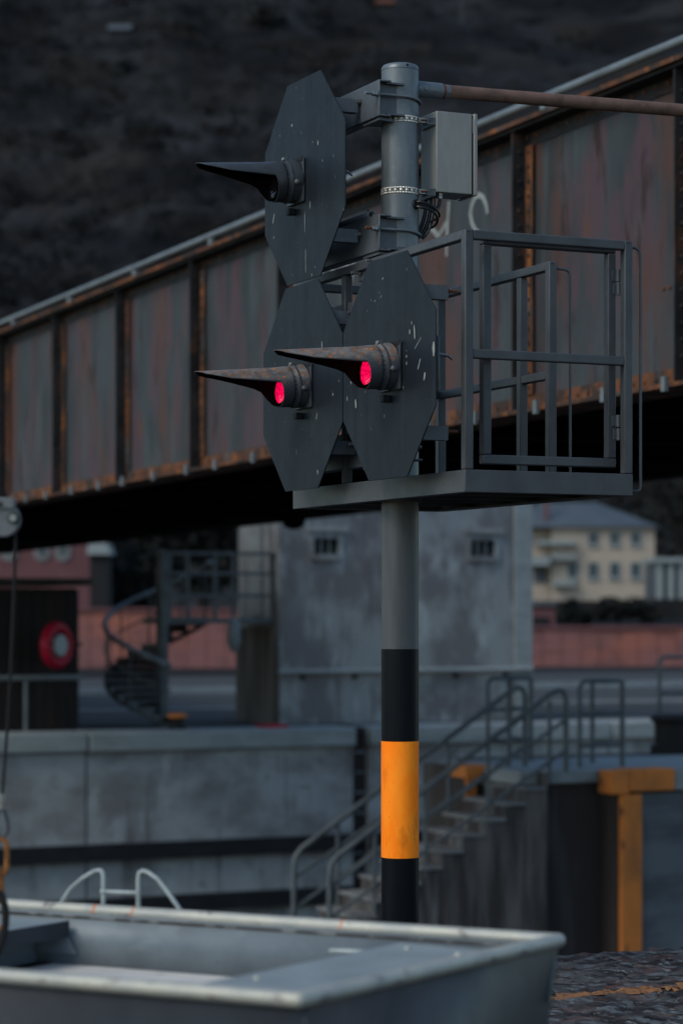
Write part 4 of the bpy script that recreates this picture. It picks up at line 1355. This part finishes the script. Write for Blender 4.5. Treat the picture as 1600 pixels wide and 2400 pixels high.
MB().tube(bez([gl - ZZ * .02, gl - ZZ * .09, W(-.085, .13, 3.475), W(-.09, .09, 3.49), hc - hn * .0 + ZZ * .006]), .0095, 10).build('cable', M['rubber'], jb)
MB().tube(bez([hc + ZZ * .010, W(-.13, .055, 3.515), W(-.11, .15, 3.49), W(-.07, .20, 3.44), W(-.06, .16, 3.455), W(-.04, .13, 3.43)]), .0060, 8).build('cable', M['rubber'], jb)
MB().tube(bez([hc - ZZ * .006, W(-.13, .06, 3.470), W(-.11, .14, 3.50), W(-.07, .20, 3.41), W(-.02, .12, 3.40)]), .0065, 8).build('cable', M['rubber'], jb)
for k in range(5):
    g0 = W(.055 - .024 * k, .155 - .004 * (k % 2), zb0)
    MB().rev(g0, -ZZ, [(.001, .0095), (.016, .0095), (.018, .007)], 8).build('cable_gland', M['rubber'], jb)
    MB().tube(bez([g0 - ZZ * .015, g0 - ZZ * (.08 + .012 * k), W(.04 - .02 * k, .125, 3.42 - .012 * k), W(.015 - .012 * k, .088 + .002 * k, 3.385 - .008 * k)], 12), .0055, 8).build('cable', M['rubber'], jb)

# ------------------------------------------------------------------ rusty cross pipe
pp = thing('cross_pipe', 'rusty brown pipe reaching right from the mast top', 'pipe', W(0, .09, 4.045))
zp = 4.040
sk = MB().rev(W(0, .078, zp), V, [(0, .036), (.128, .036), (.132, .034)], 24).build('socket', M['galv'], pp, bevel=.001)
MB().rev(W(-.0345, .115, zp), -U, [(0, .012), (.004, .010)], 14).build('plug', M['galv'], sk)
MB().rev(W(0, .2105, zp), V, [(0, .0345), (.010, .034)], 24).build('rust_collar', M['rust'], pp)
MB().rev(W(0, .221, zp), V, [(0, .0325), (.024, .032)], 24).build('pipe_neck', M['galv'], pp)
MB().tube([W(0, .2455, zp + .0006), W(0, 1.6, zp + .026), W(0, 3.2, zp + .05)], .0305, 24).build('pipe_run', M['pipe'], pp)
pm = W(0, 3.2, 0)
MB().rev(pm, ZZ, [(-.05, .05), (zp + .12, .05)], 20).build('end_post', M['pipe'], pp)

# ------------------------------------------------------------------ maintenance platform
pf = thing('access_platform', 'grey square tube access platform with open gate behind the signals', 'platform', W(0, .23, 2.16))
ua, ub_, va_, vb_ = -.967, .83, -.17, .636
zd0, zd1 = 2.157, 2.250
T2 = .020
f_ = .006
MB().bf(ua, ua + f_, va_, vb_, zd0, zd1).build('fascia', M['tube'], pf, bevel=.002)
MB().bf(ub_ - f_, ub_, va_, vb_, zd0, zd1).build('fascia', M['tube'], pf, bevel=.002)
MB().bf(ua + f_ + .0005, ub_ - f_ - .0005, va_, va_ + f_, zd0, zd1).build('fascia', M['tube'], pf, bevel=.002)
MB().bf(ua + f_ + .0005, ub_ - f_ - .0005, vb_ - f_, vb_, zd0, zd1).build('fascia', M['tube'], pf, bevel=.002)
# inward legs of the edge angle, joists
MB().bf(ua + .0065, ua + .055, va_ + .0065, vb_ - .0065, zd0 + .001, zd0 + .007).build('angle_leg', M['tube'], pf)
MB().bf(ub_ - .055, ub_ - .0065, va_ + .0065, vb_ - .0065, zd0 + .001, zd0 + .007).build('angle_leg', M['tube'], pf)
MB().bf(ua + .056, ub_ - .056, va_ + .0065, va_ + .055, zd0 + .001, zd0 + .007).build('angle_leg', M['tube'], pf)
MB().bf(ua + .056, ub_ - .056, vb_ - .055, vb_ - .0065, zd0 + .001, zd0 + .007).build('angle_leg', M['tube'], pf)
for uu in (-.50, -.13, .13, .48):
    MB().bf(uu - .02, uu + .02, va_ + .008, vb_ - .008, zd0 + .012, zd0 + .052).build('joist', M['deck'], pf)
k = 0
uu = ua + .012
while uu < ub_ - .06:
    if not (-.16 < uu < .10):
        MB().bf(uu, uu + .052, va_ + .008, vb_ - .008, zd0 + .054, zd1 - .012).build('plank', M['deck'], pf)
    else:
        MB().bf(uu, uu + .052, .11, vb_ - .008, zd0 + .054, zd1 - .012).build('plank', M['deck'], pf)
    uu += .056


def post(u, v, z0, z1, parent=None, name='post', hw=T2):
    return MB().bf(u - hw, u + hw, v - hw, v + hw, z0, z1).build(name, M['tube'], parent or pf, bevel=.005)


zr1, zm1 = 3.247, 2.753
e = T2
uN, uF, vL, vR = ua + e, ub_ - e, va_ + e, vb_ - e
post(uN, vL, zd1 + .001, zr1)
post(uN, vR, zd1 + .001, zr1)
post(uF, vL, zd1 + .001, zr1)
post(uF, vR, zd1 + .001, zr1)
post(-.293, vR, zd1 + .001, zr1)
post(-.022, vR, zd1 + .001, zr1 - .041)
post(.25, vL, zd1 + .001, zr1 - .041)


def hrail(u0, u1, v0, v1, z1, name):
    MB().bf(u0, u1, v0, v1, z1 - .04, z1 - .0008).build(name, M['tube'], pf, bevel=.005)


hrail(uN - e, uN + e, vL + e + .0005, vR - e - .0005, zr1, 'top_rail')
hrail(uN - e + .002, uN + e - .002, vL + e + .0005, vR - e - .0005, zm1, 'middle_rail')
hrail(uF - e, uF + e, vL + e + .0005, vR - e - .0005, zr1, 'top_rail')
hrail(uF - e + .002, uF + e - .002, vL + e + .0005, vR - e - .0005, zm1, 'middle_rail')
hrail(uN + e + .0005, uF - e - .0005, vL - e, vL + e, zr1, 'top_rail')
hrail(-.293 + e + .0005, uF - e - .0005, vR - e, vR + e, zr1, 'top_rail')
hrail(-.022 + e + .001, uF - e - .0005, vR - e + .002, vR + e - .002, zm1, 'middle_rail')
hrail(-.293 + e + .0005, -.022 - e - .001, vR - e + .002, vR + e - .002, zm1, 'middle_rail')
for (u, v) in ((uN, vL), (uN, vR), (-.293, vR)):
    MB().rev(W(u - e - .0004, v - .004, zr1 - .010), -U, [(0, .0035), (.0008, .0035)], 8).build('weep_hole', M['dark'], pf)
# gate leaf swung in, parked behind the near rail
ug = uN + .075
gt0, gt1 = v_at(1127, ug), v_at(1438, ug)
zg0, zg1 = zd1 + .030, zr1 - .006
gate = MB().bf(ug - e, ug + e, gt0, gt0 + .04, zg0 + .0405, zg1 - .0405).build('gate', M['tube'], pf, bevel=.005)
MB().bf(ug - e, ug + e, gt1 - .04, gt1, zg0 + .0405, zg1 - .0405).build('gate_stile', M['tube'], gate, bevel=.005)
MB().bf(ug - e, ug + e, gt0, gt1, zg0, zg0 + .04).build('gate_rail', M['tube'], gate, bevel=.005)
MB().bf(ug - e, ug + e, gt0, gt1, zg1 - .04, zg1).build('gate_rail', M['tube'], gate, bevel=.005)
for yy in (663, 1003):
    zz = z_at(yy, W(ug, gt1).y)
    h0 = MB().rev(W(ug - e - .010, gt1 + .006, zz - .055), ZZ, [(0, .0105), (.052, .0105)], 10)
    h0.bf(ug - e - .004, ug - e - .0005, gt1 - .016, gt1 + .004, zz - .050, zz - .006)
    h0.build('hinge', M['arm'], gate, bevel=.001)
    h1 = MB().rev(W(ug - e - .010, gt1 + .004, zz + .002), ZZ, [(0, .0115), (.052, .0115)], 10)
    h1.bf(ug - e - .004, ug - e - .0005, gt1 - .024, gt1 + .002, zz + .006, zz + .050)
    h1.build('hinge', M['arm'], gate, bevel=.001)
# grab bars
gb = [W(uN, vR + e, zr1 - .025), W(uN, vR + .045, zr1 - .026), W(uN, vR + .062, zr1 - .034), W(uN, vR + .070, zr1 - .055), W(uN, vR + .070, zd0 + .05), W(uN, vR + .068, zd0 + .030), W(uN, vR + .058, zd0 + .022), W(uN, vR + e + .003, zd0 + .022)]
MB().tube(gb, .0065, 10).build('grab_bar', M['tube'], pf)
gu = -.293
gb = [W(gu, vR + e, zr1 - .03), W(gu, vR + .075, zr1 - .031), W(gu, vR + .092, zr1 - .039), W(gu, vR + .100, zr1 - .06), W(gu, vR + .100, zd0 + .05), W(gu, vR + .098, zd0 + .030), W(gu, vR + .088, zd0 + .022), W(gu, vR + e + .003, zd0 + .022)]
MB().tube(gb, .0065, 10).build('grab_bar', M['tube'], pf)
MB().rev(W(0, 0, zd0 - .0), ZZ, [(.0, RP + .012), (.06, RP + .012)], 32).build('mast_collar', M['deck'], pf)

# ================================================================== ALUMINIUM BOAT
RIM = .75
Nc = at(700, 2345, 5.636)
Fc = at(1308, 2206, 6.667)
DIR = Vector((-.8944, .4472, 0))
for q in (Nc, Fc):
    q.z = RIM
LEN = 3.6
NL = Nc + DIR * LEN
FL = Fc + DIR * LEN
AC = (Fc - Nc).normalized()
RG = .0195
bt = thing('work_boat', 'open aluminium work boat with thick rounded gunwale on the quay', 'boat', ((Nc + FL) / 2).to_3d() * 1.0)
bt.location.z = 0.03
MB().tube([Nc, NL], RG, 20).build('gunwale', M['alu_rim'], bt)
MB().tube([FL, Fc], RG, 20).build('gunwale', M['alu_rim'], bt)
cr = [Nc + AC * .0]
MB().tube([Nc, Fc], RG, 20).build('stern_gunwale', M['alu_rim'], bt)
cb = MB()
cb.ball(Nc, RG + .0006)
cb.ball(Fc, RG + .0006)
co = MB().ball(Nc, RG + .0004)
co.build('corner_joint', M['alu_rim'], bt)
MB().ball(Fc, RG + .0004).build('corner_joint', M['alu_rim'], bt)
INSET = .10
cenD = (DIR * -1)


def low(p, s, t_):
    return p + AC * s * INSET + DIR * t_ + Vector((0, 0, .03 - RIM))


# hull shell
h_ = MB()
h_.add([Nc, NL, low(NL, 1, 0), low(Nc, 1, .05)], [(0, 1, 2, 3)])
h_.build('near_side', M['alu_dark'], bt, solid=.006)
h_ = MB()
h_.add([Nc, Fc, low(Fc, -1, .05), low(Nc, 1, .05)], [(0, 3, 2, 1)])
h_.build('transom', M['alu_dark'], bt, solid=.006)
h_ = MB()
h_.add([Fc, FL, low(FL, -1, 0), low(Fc, -1, .05)], [(0, 3, 2, 1)])
h_.build('far_side', M['alu_dark'], bt, solid=.006)
h_ = MB()
h_.add([low(Nc, 1, .05), low(NL, 1, 0), low(FL, -1, 0), low(Fc, -1, .05)], [(0, 1, 2, 3)])
h_.build('bottom', M['alu_dark'], bt, solid=.006)
h_ = MB()
h_.add([NL, FL, low(FL, -1, 0), low(NL, 1, 0)], [(0, 1, 2, 3)])
h_.build('bow_plate', M['alu_dark'], bt, solid=.006)


def bp_(t_, s, z):       # boat point: t from the transom forward, s from the near side across
    q = Nc + DIR * t_ + (Fc - Nc) * s
    q.z = z
    return q


# inner lining, far wall lit by the sky; its lower edge meets the flat floor
FZ = .588
ins = .012
li = MB()
li.add([bp_(.0, 1 - ins, RIM - .004), bp_(LEN - .02, 1 - ins, RIM - .004), bp_(LEN - .02, 1 - ins - .022, FZ), bp_(.0, 1 - ins - .022, FZ)], [(0, 3, 2, 1)])
li.build('inner_wall', M['alu'], bt, solid=.004)
li = MB()
li.add([bp_(.0, ins, RIM - .004), bp_(LEN - .02, ins, RIM - .004), bp_(LEN - .02, ins + .022, FZ), bp_(.0, ins + .022, FZ)], [(0, 1, 2, 3)])
li.build('inner_wall', M['alu'], bt, solid=.004)
MB().add([bp_(.02, .03, FZ), bp_(1.62, .03, FZ), bp_(1.62, .97, FZ), bp_(.02, .97, FZ)], [(0, 3, 2, 1)]).build('floor', M['alu_floor'], bt)
# stern deck plate with folded edge
sp_ = MB()
sp_.prism([bp_(.035, .06, RIM - .022), bp_(.035, .88, RIM - .022), bp_(.43, .93, RIM - .022), bp_(.43, .06, RIM - .022)], (0, 0, -.012))
spo = sp_.build('stern_deck', M['alu_deck'], bt, bevel=.003)
MB().prism([bp_(.432, .06, RIM - .023), bp_(.432, .93, RIM - .023), bp_(.432, .93, RIM - .085), bp_(.432, .06, RIM - .085)], DIR * .004).build('folded_edge', M['alu'], spo)
for (a, b2) in ((.34, .84), (.16, .80), (.36, .30)):
    MB().rev(bp_(a, b2, RIM - .022), ZZ, [(0.0005, .012), (.005, .010), (.008, .004)], 12).build('rivet', M['alu_rim'], spo)
# forward bench
be = MB()
be.prism([bp_(1.56, .03, RIM - .028), bp_(2.15, .03, RIM - .028), bp_(2.15, .96, RIM - .028), bp_(1.56, .96, RIM - .028)], (0, 0, -.012))
beo = be.build('bench', M['alu_deck'], bt, bevel=.003)
MB().prism([bp_(1.558, .03, RIM - .029), bp_(1.558, .96, RIM - .029), bp_(1.558, .96, RIM - .078), bp_(1.558, .03, RIM - .078)], DIR * .005).build('bench_lip', M['alu_dark'], beo)
MB().prism([bp_(1.68, .03, RIM - .045), bp_(1.68, .96, RIM - .045), bp_(1.68, .96, FZ), bp_(1.68, .03, FZ)], DIR * .005).build('bench_front', M['alu'], beo)
MB().prism([bp_(1.56, .955, RIM - .080), bp_(1.68, .955, RIM - .080), bp_(1.68, .955, FZ + .03), bp_(1.53, .955, FZ + .035)], AC * .006).build('gusset', M['alu'], beo)
# rod handles on the far gunwale
def farp(px, dz):
    k = (px - 800) / FPX
    # point on far gunwale under this photo column
    t_ = (k * Fc.y - Fc.x) / (DIR.x - k * DIR.y)
    q = Fc + DIR * t_
    q.z = RIM + RG * .9 + dz
    return q


sc_ = 7.3 / FPX
rod = .0072
q1 = [farp(142, -.004), farp(165, 34 * sc_), farp(195, 62 * sc_), farp(222, 79 * sc_), farp(234, 82 * sc_), farp(240, 78 * sc_), farp(242, 66 * sc_), farp(242, -.004)]
hnd = bt
MB().tube(q1, rod, 10).build('bent_rod', M['white_rod'], hnd)
q2 = [farp(324, -.004), farp(324, 66 * sc_), farp(326, 80 * sc_), farp(333, 86 * sc_), farp(345, 84 * sc_), farp(368, 70 * sc_), farp(393, 40 * sc_), farp(412, 14 * sc_), farp(424, -.004)]
MB().tube(q2, rod, 10).build('bent_rod', M['white_rod'], hnd)
MB().tube([farp(244, 32 * sc_), farp(322, 34 * sc_)], rod * .9, 10).build('cross_bar', M['white_rod'], hnd)
MB().ball(farp(242, 32 * sc_), .0105).build('bar_collar', M['white_rod'], hnd)
# white pull handle on the inner wall
def inw(t_, z):
    return bp_(t_, .962, z)


MB().tube([inw(.66, .690), inw(.655, .690) - AC * .03, inw(.61, .692) - AC * .034, inw(.47, .696) - AC * .030, inw(.46, .697)], .006, 8).build('pull_handle', M['white_rod'], bt)
sd_ = MB()
sd_.tube([bp_(.03, 1 - ins - .004, RIM - RG - .001), bp_(LEN - .1, 1 - ins - .004, RIM - RG - .001)], .0045, 6)
sd_.build('weld_seam', M['seam'], bt)
# orange paint marks
for px, y0, y1 in ((148, 0, 1), (305, 0, 0), (1340, 0, 0)):
    pass
mk = MB()
for (t_, ww) in ((1.497, .006), (1.36, .004), (.66, .004)):
    ring = []
    c = bp_(t_, 1, RIM)
    for k in range(8):
        a = R(200 - 150 * k / 7)
        ring.append(c + (AC * math.cos(a) + ZZ * math.sin(a)) * (RG + .0008) + DIR * (.004 * math.sin(k * 2.1)))
    vs, fs = [], []
    for k, q in enumerate(ring):
        vs += [q - DIR * ww * .6, q + DIR * ww * .6]
    for k in range(7):
        fs.append((2 * k, 2 * k + 1, 2 * k + 3, 2 * k + 2))
    MB().add(vs, fs).build('paint_mark', M['mark'], bt)

# ================================================================== DAVIT, HOIST ROPE, CHAIN AND SLING
dv = thing('boat_davit', 'grey davit head with a single bolt at the left edge above the boat', 'davit', (-2.3, 6.95, 0))
hc_ = at(8, 1218, 6.9)
pl = []
for k in range(17):
    a = R(-120 + 210 * k / 16)
    pl.append((hc_.x + .050 * math.cos(a), 6.88, hc_.z + .050 * math.sin(a)))
pl += [(hc_.x - .05, 6.88, hc_.z + .055), (hc_.x - .6, 6.88, hc_.z + .11), (hc_.x - .6, 6.88, hc_.z - .01)]
MB().prism(pl, (0, .035, 0)).build('davit_head', M['davit'], dv, bevel=.004)
MB().bx(hc_.x - .06, hc_.x + .034, 6.872, 6.916, hc_.z + .030, hc_.z + .062).build('head_lug', M['davit'], dv, bevel=.003)
MB().bx(hc_.x - .06, hc_.x + .002, 6.870, 6.8715, hc_.z + .036, hc_.z + .048).build('slot', M['dark'], dv)
bc = at(32, 1214, 6.88)
bo_ = MB().rev((bc.x, 6.879, bc.z), (0, -1, 0), [(0, .017), (.004, .017)], 18).build('washer', M['dark'], dv)
MB().rev((bc.x, 6.874, bc.z), (0, -1, 0), [(0, .0125), (.012, .0115)], 6).build('bolt', M['bolt'], bo_)
MB().tube([(hc_.x - .55, 6.90, hc_.z + .05), (-1.9, 6.92, hc_.z + .28), (-2.3, 6.95, hc_.z + .30)], .045, 16).build('jib', M['davit'], dv)
MB().rev((-2.3, 6.95, 0), (0, 0, 1), [(-.01, .12), (.02, .12), (.022, .06), (2.5, .055)], 20).build('davit_post', M['davit'], dv)
r0, r1 = at(37, 1250, 6.9), at(5, 1868, 6.9)
rp = thing('hoist_rope', 'dark wire hoist rope hanging from the davit at the left edge', 'rope', r1)
MB().tube([r0 + (r1 - r0) * f + Vector((.006 * math.sin(f * 3.1), 0, 0)) for f in (0, .25, .5, .75, 1)], .0046, 8).build('wire', M['strap'], rp)
fe = at(5, 1880, 6.9)
MB().tube([fe + Vector((0, 0, .022)), fe - Vector((0, 0, .022))], .0105, 12).build('ferrule', M['bolt'], rp, bevel=.002)
lpc = at(4, 1928, 6.9)
MB().tube([lpc + Vector((.017 * math.sin(a) * (1 - .35 * math.cos(a)), 0, .042 * math.cos(a))) for a in [2 * math.pi * k / 22 for k in range(22)]], .0055, 8, closed=True).build('thimble', M['hood'], rp)
chn = thing('lifting_chain', 'short orange chain hanging below the hoist rope', 'chain', at(-2, 2040, 6.9))
for k, (py, hh_, tw) in enumerate(((2008, .050, 0), (2076, .046, 80), (2140, .046, 10))):
    c = at(2 - 3 * k, py, 6.9)
    ex_ = Vector((math.cos(R(tw)), math.sin(R(tw)), 0))
    loop = []
    for j_ in range(24):
        a = 2 * math.pi * j_ / 24
        loop.append(c + ex_ * .017 * math.sin(a) + ZZ * ((hh_ - .017) * (1 if math.cos(a) >= 0 else -1) * min(1, abs(math.cos(a)) * 4) + .017 * math.cos(a)))
    MB().tube(loop, .0075, 8, closed=True).build('chain_link', M['yel_chain'], chn)
sl0 = at(-3, 2090, 6.88)
tag(MB().tube(bez([sl0, sl0 + Vector((.03, 0, -.04)), sl0 + Vector((.028, 0, -.12)), sl0 + Vector((.0, .02, -.20)), sl0 + Vector((-.06, .06, -.24))], 12), .011, 8).build('lifting_sling', M['strap']),
    'black webbing sling running from the chain into the boat', 'sling')
